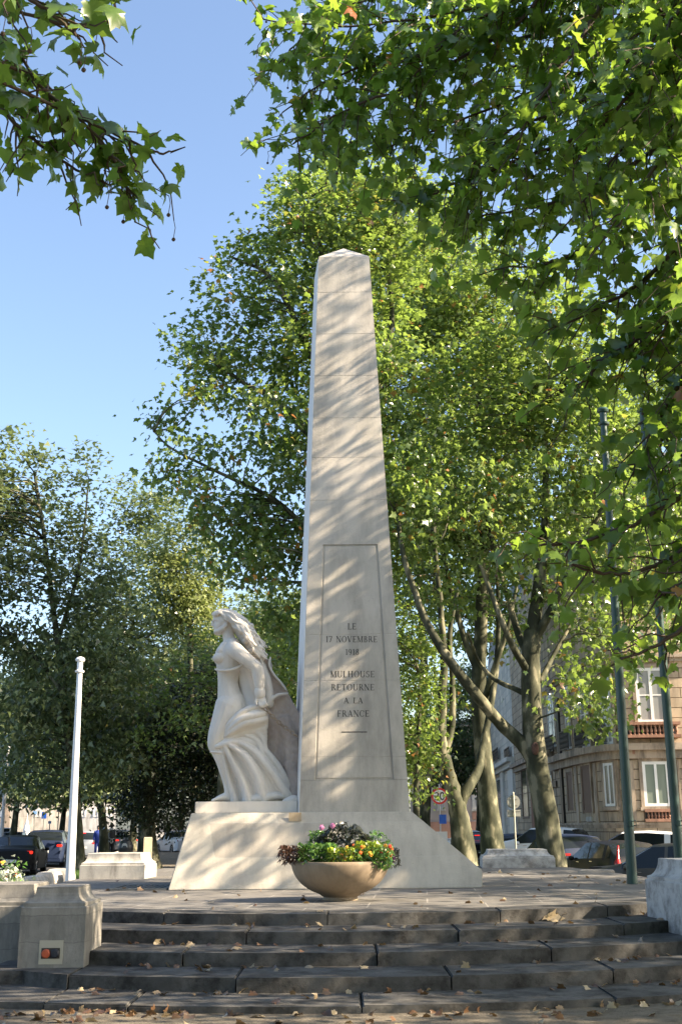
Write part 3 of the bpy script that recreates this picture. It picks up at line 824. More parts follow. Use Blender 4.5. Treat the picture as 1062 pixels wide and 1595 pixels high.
# hair
b = MB()
chain(b, [(348, 961, 2, 14.5, 14), (357, 963, 3, 15, 15), (373, 973, 4, 15, 14), (386, 990, 4, 15, 13), (398, 1010, 2, 13, 11), (411, 1022, 0, 6, 7)], 16)
for q in ((354, 957, 12), (362, 961, 13), (380, 968, 9), (390, 976, 8), (394, 990, 9), (377, 985, 11), (384, 1000, 11), (398, 1003, 8), (404, 1014, 8), (392, 1016, 9), (368, 972, 13)):
    blob(b, q[0], q[1], -q[2] + 2, 6.5, 5, 5)
hr = np.random.default_rng(5)
for i in range(64):
    a = (i % 46) / 45.0
    v0 = hr.uniform(-13, 4)
    sx = 348 + 20 * a + hr.uniform(-3, 3); sy = 953 + 26 * a ** 1.2 + hr.uniform(-2, 2)
    ex = 392 + 22 * hr.uniform(0, 1) ; ey = 972 + 50 * (ex - 380) / 36 + hr.uniform(-6, 14)
    mx_, my_ = sx + (ex - sx) * .45 + hr.uniform(-3, 5), sy + (ey - sy) * .28 + hr.uniform(-4, 5)
    pts = []
    ph = hr.uniform(0, 6.3); am = hr.uniform(2.6, 5.4)
    for t in np.linspace(0, 1, 9):
        x = (1 - t) ** 2 * sx + 2 * t * (1 - t) * mx_ + t * t * ex; y = (1 - t) ** 2 * sy + 2 * t * (1 - t) * my_ + t * t * ey
        w = am * math.sin(ph + t * 10) * t
        pts.append((x + w * .6, y - w, v0 - 12 * math.sin(t * 2.6) + w * .7, (2.9 - 1.3 * t) * hr.uniform(.8, 1.2)))
    chain(b, pts, 8, 3)
for i in range(14):                      # curls about the brow and temple
    t = i / 13
    x, y = 335 + 22 * t + hr.uniform(-1, 1), 956 - 4 * math.sin(t * 3) + 10 * t * t + hr.uniform(-1.5, 1.5)
    v = -8 - 6 * math.sin(t * 2)
    chain(b, [(x, y, v, 1.8), (x - 2.4, y + 3.2, v - 1.6, 1.9), (x + 1.2, y + 5.5, v - 2.4, 1.6), (x + 3.4, y + 3, v - 1.8, 1.2)], 8, 3)
for i in range(0):
    t = i / 6
    chain(b, [(356 - 2 * t, 958 + 15 * t, -13, 2.0), (352 - t, 961 + 15 * t, -15, 2.1), (350, 966 + 13 * t, -15, 1.8), (354, 968 + 12 * t, -15, 1.4)], 8, 3)
remesh(b, 'hair', M['statue'], .0085, st, 1)
# cuff and chain
b = MB()
chain(b, [(406.6, 1079.2, -26, 8.6, 8.2), (407.2, 1084.6, -26, 8.4, 8.0)], 18, 2)
b.build('manacle', M['statue'], st, angle=40)
b = MB()
K = 11
def torus(mb, c, ax, up, a, bb, r):
    V, F = [], []; n1, n2 = 14, 6
    w = ax.cross(up).normalized()
    for i in range(n1):
        t = 2 * math.pi * i / n1
        ctr = c + ax * (math.cos(t) * a) + up * (math.sin(t) * bb); rad = (ax * (math.cos(t) * bb) + up * (math.sin(t) * a)).normalized()
        for j in range(n2):
            s_ = 2 * math.pi * j / n2; V.append(ctr + rad * (r * math.cos(s_)) + w * (r * math.sin(s_)))
    for i in range(n1):
        for j in range(n2):
            F.append((i * n2 + j, ((i + 1) % n1) * n2 + j, ((i + 1) % n1) * n2 + (j + 1) % n2, i * n2 + (j + 1) % n2))
    mb.add(V, F)
for i in range(K):
    t = i / (K - 1)
    c = S(411 + 50 * t, 1102 + 44 * t + 3 * math.sin(t * 3.1), -24 + 8 * t)
    ax = (S(461, 1146, -16) - S(411, 1102, -24)).normalized()
    y = Vector((0, -1, 0)); up1 = ax.cross(y).normalized(); up2 = ax.cross(up1).normalized()
    up = (up1 * (1 if i % 2 else .45) + up2 * (.3 if i % 2 else 1)).normalized()
    torus(b, c, ax, up, 3.7 / SPX, 2.5 / SPX, 1.05 / SPX)
b.build('chain', stone('chain_stone', (.36, .29, .22), (.44, .36, .28), (.2, .16, .12), 3, .5, .003), st, smooth=True)
# rough rock behind, tied to the obelisk
sil = [(398, 1022), (421.5, 1027), (420, 1036), (430, 1054), (444, 1067), (448.5, 1079), (459, 1098), (468, 1112), (469, 1262), (398, 1252), (392, 1200), (390, 1100)]
bm = bmesh.new()
f1 = [bm.verts.new(S(x, y, 6 if x > 455 else 2)) for x, y in sil]; f2 = [bm.verts.new(S(x, y, 62)) for x, y in sil]
bm.faces.new(f1); bm.faces.new(f2[::-1]); n = len(sil)
for i in range(n): bm.faces.new((f1[(i + 1) % n], f1[i], f2[i], f2[(i + 1) % n]))
rk = MB().bm(bm)
blobs = np.random.default_rng(3)
chain(rk, [(452, 1190, 4, 12, 8), (458, 1220, 0, 10, 12), (456, 1246, -4, 12, 16)])
chain(rk, [(440, 1120, 4, 12, 6), (452, 1150, 3, 12, 7), (456, 1185, 3, 12, 6)])
def rockdef(co):
    k = np.sin(co[:, 0] * 23 + 3 * np.sin(co[:, 2] * 13)) * np.sin(co[:, 2] * 19 + 2 * np.sin(co[:, 0] * 17)) + .5 * np.sin(co[:, 0] * 51 + co[:, 2] * 47)
    co[:, 1] += -.008 * k; co[:, 0] += .003 * np.sin(co[:, 2] * 41); return co
remesh(rk, 'rock_backing', M['rough'], .022, st, 1, deform=rockdef)
p0, p1 = S(309, 1265, -40), S(465.5, 1248.5, 48)
pl = MB().box((p0.x, p0.y, ZT - .004), (p1.x - .01, p1.y, S(330, 1248, -36).z - .015), .012)
chain(pl, [(448, 1252, -26, 8, 8), (459, 1246, -24, 7, 10), (464, 1250, -20, 5, 12)])
pl.build('plinth', M['statue'], st, angle=30)

# ------------------------------------------------------------------ planter bowl and its flowers
bc = at_z(530, 1402, .588)
BR_ = 76 / ppm(530, 1342, bc.y)
bz = at_y(530, 1342, bc.y).z - .588
bowl = thing('planter_bowl', 'wide round buff concrete planter bowl full of flowers before the obelisk', 'planter', (bc.x, bc.y, .588))
prof = [(.0, .0), (.245, .0), (.25, .012), (.24, .045)]
for t in np.linspace(.27, 1, 14):
    a = t * math.pi / 2
    prof.append((BR_ * math.sin(a) ** .92, .045 + (bz - .045) * (1 - math.cos(a)) ** .98))
prof += [(BR_ - .012, bz + .012), (BR_ - .05, bz + .01), (BR_ - .06, bz - .09), (0, bz - .1)]
M['bowl'] = stone('buff_concrete', (.23, .18, .125), (.285, .225, .16), (.15, .115, .08), 2.5, .5, .003, pit=.1, rough=.7)
MB().lathe(prof, 48).build('bowl', M['bowl'], bowl, angle=50)
MB().lathe([(0, bz - .13), (BR_ - .07, bz - .13), (BR_ - .07, bz - .05), (0, bz - .02)], 30).build('soil', M['earth'], bowl)
def fleaf(name, c1, c2, c3): return leaf_mat(name, c1, c2, c3, c3, .25)
M['lf_dark'] = fleaf('dark_purple_leaf', (.010, .016, .011), (.024, .032, .022), (.06, .065, .05))
M['lf_lime'] = fleaf('yellow_green_leaf', (.12, .20, .02), (.22, .33, .03), (.38, .46, .05))
M['lf_green'] = fleaf('fresh_green_leaf', (.03, .09, .015), (.07, .17, .03), (.14, .26, .05))
M['lf_maroon'] = fleaf('maroon_leaf', (.03, .015, .012), (.07, .03, .02), (.12, .06, .03))
M['fl_pink'] = plain('pink_petal', (.62, .22, .42), .6); M['fl_orange'] = plain('orange_petal', (.78, .16, .03), .5)
M['fl_red'] = plain('red_petal', (.70, .06, .02), .5); M['fl_purple'] = plain('purple_petal', (.25, .07, .28), .6); M['fl_yell'] = plain('amber_petal', (.75, .38, .03), .5)
zr = .588 + bz
def flowers(name, label, cat, px0, px1, py0, py1, dep, n, size, mat, fm=None, fn=0, fs=.04, seed=0, group=None, wide=1.0, stems=True, droop=.2, shape=None):
    r = np.random.default_rng(seed)
    a0, a1 = at_y(px0, py1, bc.y), at_y(px1, py0, bc.y)
    cx = (a0.x + a1.x) / 2
    t = thing(name, label, cat, (cx, bc.y + dep[0], zr - .05), 0, group)
    n = int(n * 2.1); size *= 1.15; fs *= .72
    U = r.uniform(0, 1, (n, 3))
    X = a0.x + (a1.x - a0.x) * U[:, 0]
    top = np.ones(n)
    if shape == 'dome': top = .35 + .65 * np.sin(np.pi * np.clip(U[:, 0], .03, .97)) ** .7
    Z = a0.z + (a1.z - a0.z) * np.minimum(1, U[:, 2] ** .8) * top
    Y = bc.y + dep[0] + (dep[1] - dep[0]) * U[:, 1]
    P = np.stack([X, Y, Z], 1) - np.array(t.location)
    link('foliage', leaf_mesh('foliage', P, size, mat, r, 'mid', droop, .8, wide=wide), t)
    mb = MB()
    for i in range(26 if stems else 0):
        k = r.integers(n); p = P[k]
        mb.tube([(p[0] * .45, p[1] * .5, -.02), (p[0] * .8, p[1] * .8, p[2] * .6), tuple(p)], [.006, .005, .003], 5, caps=0)
    if stems: mb.build('stems', M['lf_green'], t)
    for i in range(fn):
        p = P[r.integers(n)] + np.array([r.normal(0, .015), -.05 - .03 * r.random(), .02])
        mb = MB()
        for k in range(7):
            a = k / 7 * 6.28 + r.random(); rr = fs * r.uniform(.55, .8)
            mb.ball((rr * math.cos(a), -fs * .25 * r.random(), rr * math.sin(a)), (fs * .5, fs * .22, fs * .42), 8, 5)
        mb.ball((0, -fs * .2, 0), (fs * .4, fs * .35, fs * .4), 8, 5)
        o = mb.build('flower', fm[i % len(fm)] if isinstance(fm, list) else fm, t, smooth=True); o.location = p
    return t
g_ = 'flowers planted in the bowl'
flowers('dahlia_plant', 'dark leaved dahlia with pink blooms, tallest plant in the bowl', 'plant', 494, 577, 1279, 1330, (-.16, .25), 330, .075, M['lf_dark'], M['fl_pink'], 0, .05, 11, g_, .8, shape='dome')
dl = [o for o in col.objects if o.name == 'dahlia_plant'][0]
for px, py in ((518, 1286), (501, 1289)):
    p = at_y(px, py, bc.y - .18) - dl.location
    mb = MB()
    for k in range(16):
        a = k * 2.4; rr = .032 * math.sqrt(k / 16)
        mb.ball((rr * math.cos(a), -.02 + rr * .3, rr * math.sin(a)), (.012, .006, .015), 8, 5)
    o = mb.build('flower', M['fl_pink'], dl, smooth=True); o.location = p
flowers('leafy_plant', 'fresh green leafy plant along the front left rim of the bowl', 'plant', 466, 524, 1312, 1343, (-.5, -.1), 300, .075, M['lf_green'], None, 0, .03, 12, g_, .55)
flowers('feathery_plant', 'upright thin green stems at the left back of the bowl beside the dark dahlia', 'plant', 482, 512, 1293, 1330, (0, .3), 170, .06, M['lf_green'], None, 0, .03, 13, g_, .5)
flowers('marigold_plant', 'low green plant with amber and orange blooms at the middle of the rim', 'plant', 512, 552, 1318, 1344, (-.58, -.3), 200, .06, M['lf_lime'], [M['fl_yell'], M['fl_orange']], 7, .035, 14, g_, .5)
flowers('coleus_plant', 'bright yellow-green leafy plant on the right side of the bowl', 'plant', 553, 590, 1310, 1342, (-.45, .1), 260, .075, M['lf_lime'], None, 0, .03, 15, g_, .6)
flowers('begonia_plant', 'orange flowering plant trailing over the right rim of the bowl', 'plant', 552, 608, 1318, 1352, (-.55, -.2), 240, .065, M['lf_green'], [M['fl_orange'], M['fl_yell'], M['fl_red']], 20, .034, 16, g_, .6, droop=.7)
flowers('trailing_vine', 'maroon leaved trailing plant hanging over the left rim of the bowl', 'plant', 437, 476, 1316, 1345, (-.42, .0), 230, .06, M['lf_maroon'], M['fl_orange'], 3, .02, 17, g_, .5, False, droop=1.0)
flowers('petunia_plant', 'dark green trailing plant with purple bloom at the far right rim', 'plant', 592, 620, 1320, 1350, (-.3, .1), 150, .065, M['lf_dark'], M['fl_purple'], 3, .035, 18, g_, .5, False, droop=1.0)
flowers('airy_plant', 'tall loose dark green sprig at the right back of the bowl', 'plant', 560, 612, 1292, 1335, (0, .3), 130, .055, M['lf_green'], None, 0, .03, 19, g_, .5, shape='dome')
# fallen leaves
def litter():
    r = np.random.default_rng(9)
    P = []
    for k in range(5):                   # gathered along the foot of the risers
        for i in range([110, 45, 30, 25, 18][k]):
            x = r.uniform(-3.6, 4.6) if r.random() < .45 else r.choice([-2.4, -1.6, 3.9]) + r.normal(0, .6)
            rr = (RS[k] if k else RS[0]) + (abs(r.normal(0, .10)) + .05 if k == 0 else abs(r.normal(0, .12)) + .04)
            z = 0 if k == 0 else ZS[k - 1]
            if abs(x - CX) < rr - .5 and x > -2.6: P.append((x, CY - math.sqrt(rr * rr - (x - CX) ** 2), z + .012))
            elif k == 0: P.append((x, 10.9 - r.random() * .4, .012))
    for i in range(150):
        P.append((r.uniform(-5, 6), 10.9 - r.exponential(.7), .01))
    for i in range(110):
        x, y = r.uniform(-4.5, 5.6), r.uniform(14.3, 29)
        if (y < 19.5 or x > 2.5 or x < -3.3) and math.hypot(x - CX, y - CY) < 6.6: P.append((x, y, .598))
    for i in range(50):
        k = r.integers(1, 5); rr = RS[k] + r.uniform(.05, .8); x = r.uniform(-2.5, 4.5)
        P.append((x, CY - math.sqrt(rr * rr - (x - CX) ** 2), ZS[k - 1] + .01))
    return np.array(P)
M['dead'] = leaf_mat('dead_leaf', (.07, .038, .02), (.15, .085, .045), (.36, .29, .18), (.3, .2, .08), .15)
LP = litter()
o = link('fallen_leaves', leaf_mesh('fallen_leaves', LP + np.array([0, 0, .012]), .082, M['dead'], np.random.default_rng(4), 'full', .05, 1.0))
tag(o, 'dry brown and cream fallen leaves scattered on the steps and ground', 'fallen leaves', kind='stuff')
for px, py, lab in ((847, 1428, 'large pale crumpled dead leaf lying on the top step'), (866, 1429, 'pale curled dead leaf at the right of the pair on the top step')):
    p = at_z(px, py, .47) ; p = Vector((p.x, arc_pt(RS[4], p.x) - .05, .50))
    mb_ = leaf_mesh('dead_leaf', np.zeros((3, 3)) + np.random.default_rng(int(px)).normal(0, .02, (3, 3)), .19, M['lf_pale'] if 'lf_pale' in M else M['dead'], np.random.default_rng(int(px)), 'full', .2, .4, tone=np.full(3, .95))
    o = link('dead_leaf', mb_); o.location = p
    tag(o, lab, 'leaf')
# ------------------------------------------------------------------ trees
def crown_points(blobs, per_m3, leaves_per, sig, r, shell=.55, cap=60000):
    C = []
    for c, rad in blobs:
        rad = np.asarray(rad); vol = 4.19 * rad.prod()
        n = max(6, int(vol * per_m3))
        d = r.normal(0, 1, (n, 3)); d /= np.linalg.norm(d, axis=1)[:, None]
        u = np.where(r.random(n) < shell, r.uniform(.78, 1.05, n), r.random(n) ** (1 / 3.) * .85)
        C.append(np.asarray(c) + d * rad * u[:, None])
    C = np.concatenate(C)
    k = r.poisson(leaves_per, len(C))
    ctr = np.repeat(C, k, 0)
    sg = np.repeat(r.uniform(.6, 1.4, len(C)) * sig, k)
    P = ctr + r.normal(0, 1, ctr.shape) * sg[:, None] * np.array([1, 1, .55])
    out = (ctr - C.mean(0)); out /= np.linalg.norm(out, axis=1)[:, None] + 1e-6
    tone = np.clip(np.repeat(r.normal(.5, .16, len(C)), k) + r.normal(0, .22, len(P)), 0, 1)
    if len(P) > cap:
        s = r.choice(len(P), cap, replace=False); P, out, tone = P[s], out[s], tone[s]
    return C, P, out, tone
DENS = 2.6
def pblob(px, py, Y, rx, ry, rd=None):
    c = at_y(px, py, Y); k = ppm(px, py, Y)
    return (list(c), (rx / k, (rd if rd else (rx + ry) / 2) / k, ry / k))
def tree(name, label, base, limbs, blobs, seed, size=.22, mat='leaf_mid', per=1.5, lp=24, sig=.42, group=None, twigs=90, lod='mid', cap=60000, droop=.45, shell=.55, wob=.018):
    """limbs: list of (points, r0, r1) in world space, first one is the trunk"""
    r = np.random.default_rng(seed)
    t = thing(name, label, 'tree', base, 0, group)
    o = np.array(base)
    mb = MB(); skel = []
    for i, (pts, r0, r1) in enumerate(limbs):
        s = limb(mb, np.array(pts, float) - o, r0, r1, r, 12 if i == 0 else 9, 6, wob, .35 if i == 0 else 0)
        skel.append(s)
        if i == 0: mb.build('trunk', M['bark'], t, smooth=True); mb = MB()
    SK = np.concatenate(skel)
    C, P, out, tone = crown_points(blobs, per * DENS, lp * 1.35, sig, r, shell, cap)
    P = P - o; C = C - o; size *= .80
    for c in C[r.permutation(len(C))[:twigs]]:
        dz = SK - c; d = np.linalg.norm(dz * np.array([1, 1, 1.4]) + np.array([0, 0, .0]), axis=1) + (SK[:, 2] > c[2]) * 3
        q = SK[d.argmin()]
        L = np.linalg.norm(c - q)
        if L > 7: continue
        m1 = q + (c - q) * .4 + r.normal(0, .1 * L, 3) * np.array([1, 1, .4]) + np.array([0, 0, .08 * L])
        limb(mb, [q, m1, c], .018 + .009 * L, .008, r, 5, 4, .5)
    if mb.n: mb.build('branches', M['bark'], t, smooth=True)
    me = leaf_mesh('crown', P, size, M[mat], r, lod, droop, 1.0, tone, out * .5)
    link('crown', me, t)
    return t
def PY(Y, *pts): return [list(at_y(x, y, Y + (p[0] if p else 0))) for x, y, *p in pts]
ROWR, ROWL = 'plane trees along the right side of the park', 'trees along the avenue on the left'
# the three big trunks right of the obelisk
Y = 31.5
b0 = at_y(864, 1372, Y); b0.z = 0
tree('plane_tree', 'leaning plane tree with smooth grey-green trunk rising behind the right stone block', tuple(b0),
     [([list(b0)] + PY(Y, (857, 1320), (846, 1250), (834, 1180), (828, 1110), (826, 1040), (829, 985)), .37, .25),
      (PY(Y, (829, 990), (836, 930), (846, 850), (850, 760, 1), (846, 650, 1)), .23, .08),
      (PY(Y, (831, 1185), (812, 1158), (780, 1128), (745, 1087, -.5), (712, 1045, -.8), (684, 1005, -1), (662, 965, -1), (645, 920, -1), (628, 865, -1), (618, 800)), .22, .06),
      (PY(Y, (829, 1000), (858, 950, -.3), (885, 895, -.6), (915, 835, -.8), (945, 780, -1), (985, 735)), .15, .05),
      (PY(Y, (826, 1030), (806, 985, .6), (790, 930, 1), (772, 870, 1), (755, 800, 1)), .13, .05),
      (PY(Y, (824, 1050), (800, 1010, -.6), (782, 970, -1), (765, 925, -1), (748, 880, -1)), .12, .05),
      (PY(Y, (842, 1060), (862, 1020, .5), (890, 970, .8), (925, 920, 1)), .09, .03),
      (PY(Y, (833, 1090), (806, 1075, .5), (770, 1058, 1), (745, 1030, 1), (728, 985)), .10, .04)],
     [pblob(*q) for q in ((850, 560, Y, 120, 120), (760, 650, Y + 1, 110, 100), (930, 650, Y, 110, 110), (860, 780, Y, 130, 90), (700, 790, Y - 1, 90, 80), (960, 800, Y - 1, 80, 80), (640, 720, Y - 1, 60, 70),
                          (900, 905, Y - .5, 80, 50), (740, 900, Y, 70, 45), (900, 1060, Y + 1.5, 55, 45), (960, 1010, Y + 1, 60, 50), (930, 1110, Y - 1.5, 30, 34), (905, 1080, Y - 1, 40, 30))], 21, .23, per=.95, lod='lobed', lp=20, group=ROWR, twigs=90)
kn = MB().ball((0, 0, 0), (.10, .05, .17), 14, 10).ball((.03, -.02, .10), (.05, .03, .06), 10, 8).build('knot', stone('bark_scar', (.10, .055, .04), (.16, .09, .065), (.04, .025, .02), 8, .6, .03), [o for o in col.objects if o.name == 'plane_tree'][0], smooth=True)
kn.location = at_y(833, 1166, Y - .30) - b0
Y = 40
b0 = at_y(769, 1335, Y); b0.z = 0
tree('plane_tree', 'straight plane tree between the forked trunk and the leaning trunk', tuple(b0),
     [([list(b0)] + PY(Y, (764, 1290), (757, 1220), (748, 1130), (745, 1060), (748, 990), (752, 900), (756, 800), (760, 680)), .40, .16),
      (PY(Y, (750, 1110), (762, 1065, -.5), (778, 1015, -.8), (795, 960, -1), (810, 880)), .16, .05),
      (PY(Y, (746, 1050), (725, 1000), (705, 930), (690, 860), (675, 760)), .15, .05)],
     [pblob(*q) for q in ((760, 480, Y, 130, 100), (690, 560, Y, 100, 100), (830, 620, Y + 1, 110, 110), (720, 720, Y, 110, 110), (800, 820, Y, 110, 80), (660, 830, Y, 70, 80), (700, 960, Y + 1, 60, 50), (780, 980, Y + 2, 60, 45))],
     22, .25, lod='lobed', per=.7, lp=19, group=ROWR, twigs=70)
Y = 38
b0 = at_y(722, 1340, Y); b0.z = 0
tree('plane_tree', 'thick forked plane tree beside the right slope of the obelisk base', tuple(b0),
     [([list(b0)] + PY(Y, (720, 1310), (715, 1275), (708, 1240), (697, 1205), (687, 1150), (688, 1090), (691, 1030), (686, 950), (678, 860)), .42, .07),
      (PY(Y, (712, 1278), (716, 1252), (728, 1228), (744, 1200, .5), (752, 1160, 1), (770, 1060, 1.5), (776, 960, 1.5), (772, 860, 1)), .25, .06),
      (PY(Y, (690, 1180), (703, 1130), (704, 1060), (700, 990), (712, 920)), .15, .06)],
     [pblob(*q) for q in ((690, 430, Y + 2, 110, 100), (640, 560, Y + 2, 80, 90), (660, 700, Y + 1, 80, 90), (740, 820, Y + 2, 90, 80), (650, 900, Y + 2, 60, 70), (700, 1090, Y + 3, 50, 40))],
     23, .25, per=.7, lp=19, group=ROWR, twigs=60)
Y = 56
b0 = at_y(662, 1330, Y); b0.z = 0
tree('plane_tree', 'slim pale plane trunk half hidden behind the right edge of the obelisk', tuple(b0),
     [([list(b0)] + PY(Y, (660, 1280), (664, 1200), (656, 1120), (660, 1040), (655, 950), (650, 820)), .34, .14),
      (PY(Y, (662, 1220), (675, 1185), (682, 1120), (676, 1040)), .2, .08)],
     [pblob(*q) for q in ((650, 760, Y, 90, 110), (690, 880, Y, 80, 80), (640, 960, Y, 60, 70), (730, 960, Y + 2, 70, 60), (655, 1070, Y, 40, 60), (760, 900, Y + 4, 70, 60))],
     24, .30, per=.42, lp=20, group=ROWR, twigs=40)
Y = 50
b0 = at_y(990, 1330, Y - 4); b0.z = ZR
tree('plane_tree', 'sunlit plane crown in front of the sandstone house, behind the green poles', tuple(at_y(1180, 1300, 40)[:2]) + (0,),
     [([[*at_y(1180, 1300, 40)[:2], 0]] + PY(40, (1150, 1100), (1120, 950), (1080, 850)), .3, .15),
      (PY(40, (1080, 850), (1000, 800), (940, 780)), .14, .04)],
     [pblob(*q) for q in ((960, 900, 41, 70, 60), (1020, 940, 42, 80, 60), (1050, 820, 40, 70, 90), (960, 720, 41, 80, 90), (930, 990, 42, 60, 45), (1000, 600, 41, 100, 90))],
     25, .24, lod='lobed', per=.8, lp=19, group=ROWR, twigs=50)
# holly-dark understorey tree right of the obelisk foot
Y = 34
b0 = at_y(648, 1330, Y); b0.z = 0
tree('evergreen_shrub', 'dark glossy evergreen shrub against the right side of the obelisk foot', tuple(b0),
     [([list(b0)] + PY(Y, (648, 1230), (652, 1130), (655, 1050)), .12, .05)],
     [pblob(*q) for q in ((652, 1200, Y, 26, 62, 60), (650, 1100, Y, 30, 70, 60), (655, 1020, Y, 30, 50, 60), (600, 1150, Y + 1, 60, 90), (585, 1000, Y + 1, 70, 90))],
     26, .17, 'leaf_mid', per=3.2, lp=26, sig=.35, twigs=20)
# middle tree behind the obelisk
Y = 33
b0 = at_y(565, 1345, Y); b0.z = 0
mid_bl = [(540, 345, 70, 75), (505, 300, 55, 50), (450, 330, 50, 60), (430, 420, 85, 70), (340, 440, 38, 38), (345, 520, 65, 50), (300, 545, 28, 30), (380, 600, 80, 60), (290, 615, 40, 30), (255, 665, 32, 24), (310, 700, 55, 38), (270, 740, 38, 28), (350, 770, 70, 50),
          (480, 520, 95, 90), (470, 680, 100, 90), (440, 830, 95, 80), (380, 870, 55, 55), (330, 800, 38, 40), (470, 960, 80, 70), (570, 440, 90, 90), (590, 620, 90, 110), (580, 820, 80, 110), (620, 330, 70, 70)]
tree('plane_tree', 'big plane tree whose crown rises behind the obelisk against the blue sky', tuple(b0),
     [([list(b0)] + PY(Y, (562, 1250), (556, 1100), (552, 950), (545, 820), (540, 700), (535, 560), (528, 420)), .5, .12),
      (PY(Y, (548, 850), (510, 720), (470, 665), (430, 622), (385, 600), (330, 560)), .2, .04),
      (PY(Y, (545, 780), (500, 600), (460, 500), (420, 430), (360, 400)), .18, .04),
      (PY(Y, (550, 920), (490, 840), (430, 780), (350, 740), (270, 700), (240, 672)), .12, .02),
      (PY(Y, (540, 700), (590, 600), (610, 500), (600, 380)), .18, .05),
      (PY(Y, (535, 560), (510, 430), (480, 330), (450, 280)), .1, .03)],
     [pblob(x, y, Y + (.6 if i % 2 else -.6), rx, ry) for i, (x, y, rx, ry) in enumerate(mid_bl)], 27, .23, per=1.3, lp=20, sig=.36, twigs=260, lod='lobed', group='trees behind the monument')
Y = 47
b0 = at_y(500, 1325, Y); b0.z = 0
tree('plane_tree', 'sunlit yellow-green crown showing above the top of the obelisk', tuple(b0),
     [([list(b0)] + PY(Y, (505, 1200), (510, 1000), (520, 800), (530, 600), (530, 400)), .5, .12)],
     [pblob(x, y, Y, rx, ry) for x, y, rx, ry in ((470, 320, 45, 60), (560, 290, 80, 60), (640, 350, 90, 90), (500, 400, 80, 80), (680, 440, 80, 80), (600, 480, 90, 90), (500, 1050, 90, 90), (420, 1020, 70, 70))], 28, .28, 'leaf_mid', per=.75, lp=20, twigs=40, group='trees behind the monument')
# left row along the avenue
Y = 44
b0 = at_y(121, 1352, Y); b0.z = 0
tree('plane_tree', 'tall wispy tree behind the white pole with sky showing through its top', tuple(b0),
     [([list(b0)] + PY(Y, (121, 1310), (116, 1230), (108, 1150), (98, 1060), (85, 960), (70, 840), (55, 740)), .28, .06),
      (PY(Y, (108, 1150), (140, 1080), (190, 1020), (240, 985)), .13, .04),
      (PY(Y, (100, 1080), (70, 1040), (30, 1000), (-20, 960)), .12, .04),
      (PY(Y, (90, 1000), (120, 900), (132, 820), (138, 750)), .10, .03)],
     [pblob(x, y, Y + (i % 3 - 1) * .9, rx, ry) for i, (x, y, rx, ry) in enumerate(((20, 705, 26, 45), (60, 730, 30, 36), (30, 800, 55, 50), (105, 770, 34, 40), (140, 735, 16, 42), (120, 850, 60, 50), (50, 900, 60, 50), (150, 930, 70, 55), (60, 1010, 70, 55), (160, 1030, 80, 55),
        (90, 1120, 80, 50), (200, 1110, 70, 55), (20, 1120, 50, 60), (150, 1185, 80, 40), (50, 1200, 60, 35), (-30, 850, 50, 160)))], 31, .28, 'leaf_far', per=1.6, lp=19, sig=.40, twigs=170, group=ROWL)
Y = 60
b0 = at_y(163, 1331, Y); b0.z = 0
tree('plane_tree', 'slim bare trunk between the two pedestrians with low dense foliage', tuple(b0),
     [([list(b0)] + PY(Y, (162, 1300), (158, 1260), (153, 1220), (152, 1150), (160, 1050)), .27, .12),
      (PY(Y, (154, 1230), (175, 1190), (210, 1150)), .14, .05)],
     [pblob(*q) for q in ((200, 790, Y, 40, 50), (240, 800, Y, 40, 50), (215, 870, Y, 60, 50), (180, 960, Y, 70, 70), (250, 1010, Y, 70, 60), (160, 1100, Y, 80, 60), (225, 1120, Y, 70, 60), (120, 1190, Y, 70, 45), (210, 1200, Y - 2, 60, 40), (60, 1160, Y + 4, 70, 60), (90, 1215, Y - 3, 90, 36), (30, 1222, Y - 2, 60, 32), (200, 1242, Y - 4, 50, 26), (130, 1050, Y - 2, 90, 60), (60, 1080, Y, 80, 60))],
     32, .32, 'leaf_far', per=.8, lp=20, sig=.5, twigs=60, group=ROWL)
Y = 52
b0 = at_y(305, 1335, Y); b0.z = 0
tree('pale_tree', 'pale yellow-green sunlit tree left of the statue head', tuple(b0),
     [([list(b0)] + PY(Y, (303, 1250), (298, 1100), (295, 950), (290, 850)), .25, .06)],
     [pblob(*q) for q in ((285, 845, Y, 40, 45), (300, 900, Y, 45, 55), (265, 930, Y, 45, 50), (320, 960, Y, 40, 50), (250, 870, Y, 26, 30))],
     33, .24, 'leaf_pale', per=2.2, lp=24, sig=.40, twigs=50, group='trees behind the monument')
Y = 46
b0 = at_y(232, 1322, Y); b0.z = 0
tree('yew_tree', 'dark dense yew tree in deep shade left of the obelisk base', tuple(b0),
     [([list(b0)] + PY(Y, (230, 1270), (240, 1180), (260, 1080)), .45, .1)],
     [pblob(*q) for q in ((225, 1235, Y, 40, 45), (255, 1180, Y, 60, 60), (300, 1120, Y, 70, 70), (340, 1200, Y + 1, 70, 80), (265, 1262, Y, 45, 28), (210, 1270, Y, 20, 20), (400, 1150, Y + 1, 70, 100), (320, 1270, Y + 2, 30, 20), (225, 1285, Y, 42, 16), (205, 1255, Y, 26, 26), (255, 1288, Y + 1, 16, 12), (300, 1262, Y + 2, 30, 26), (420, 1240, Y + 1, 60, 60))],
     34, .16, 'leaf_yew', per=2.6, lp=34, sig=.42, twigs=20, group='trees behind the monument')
Y = 42
b0 = at_y(345, 1330, Y); b0.z = 0
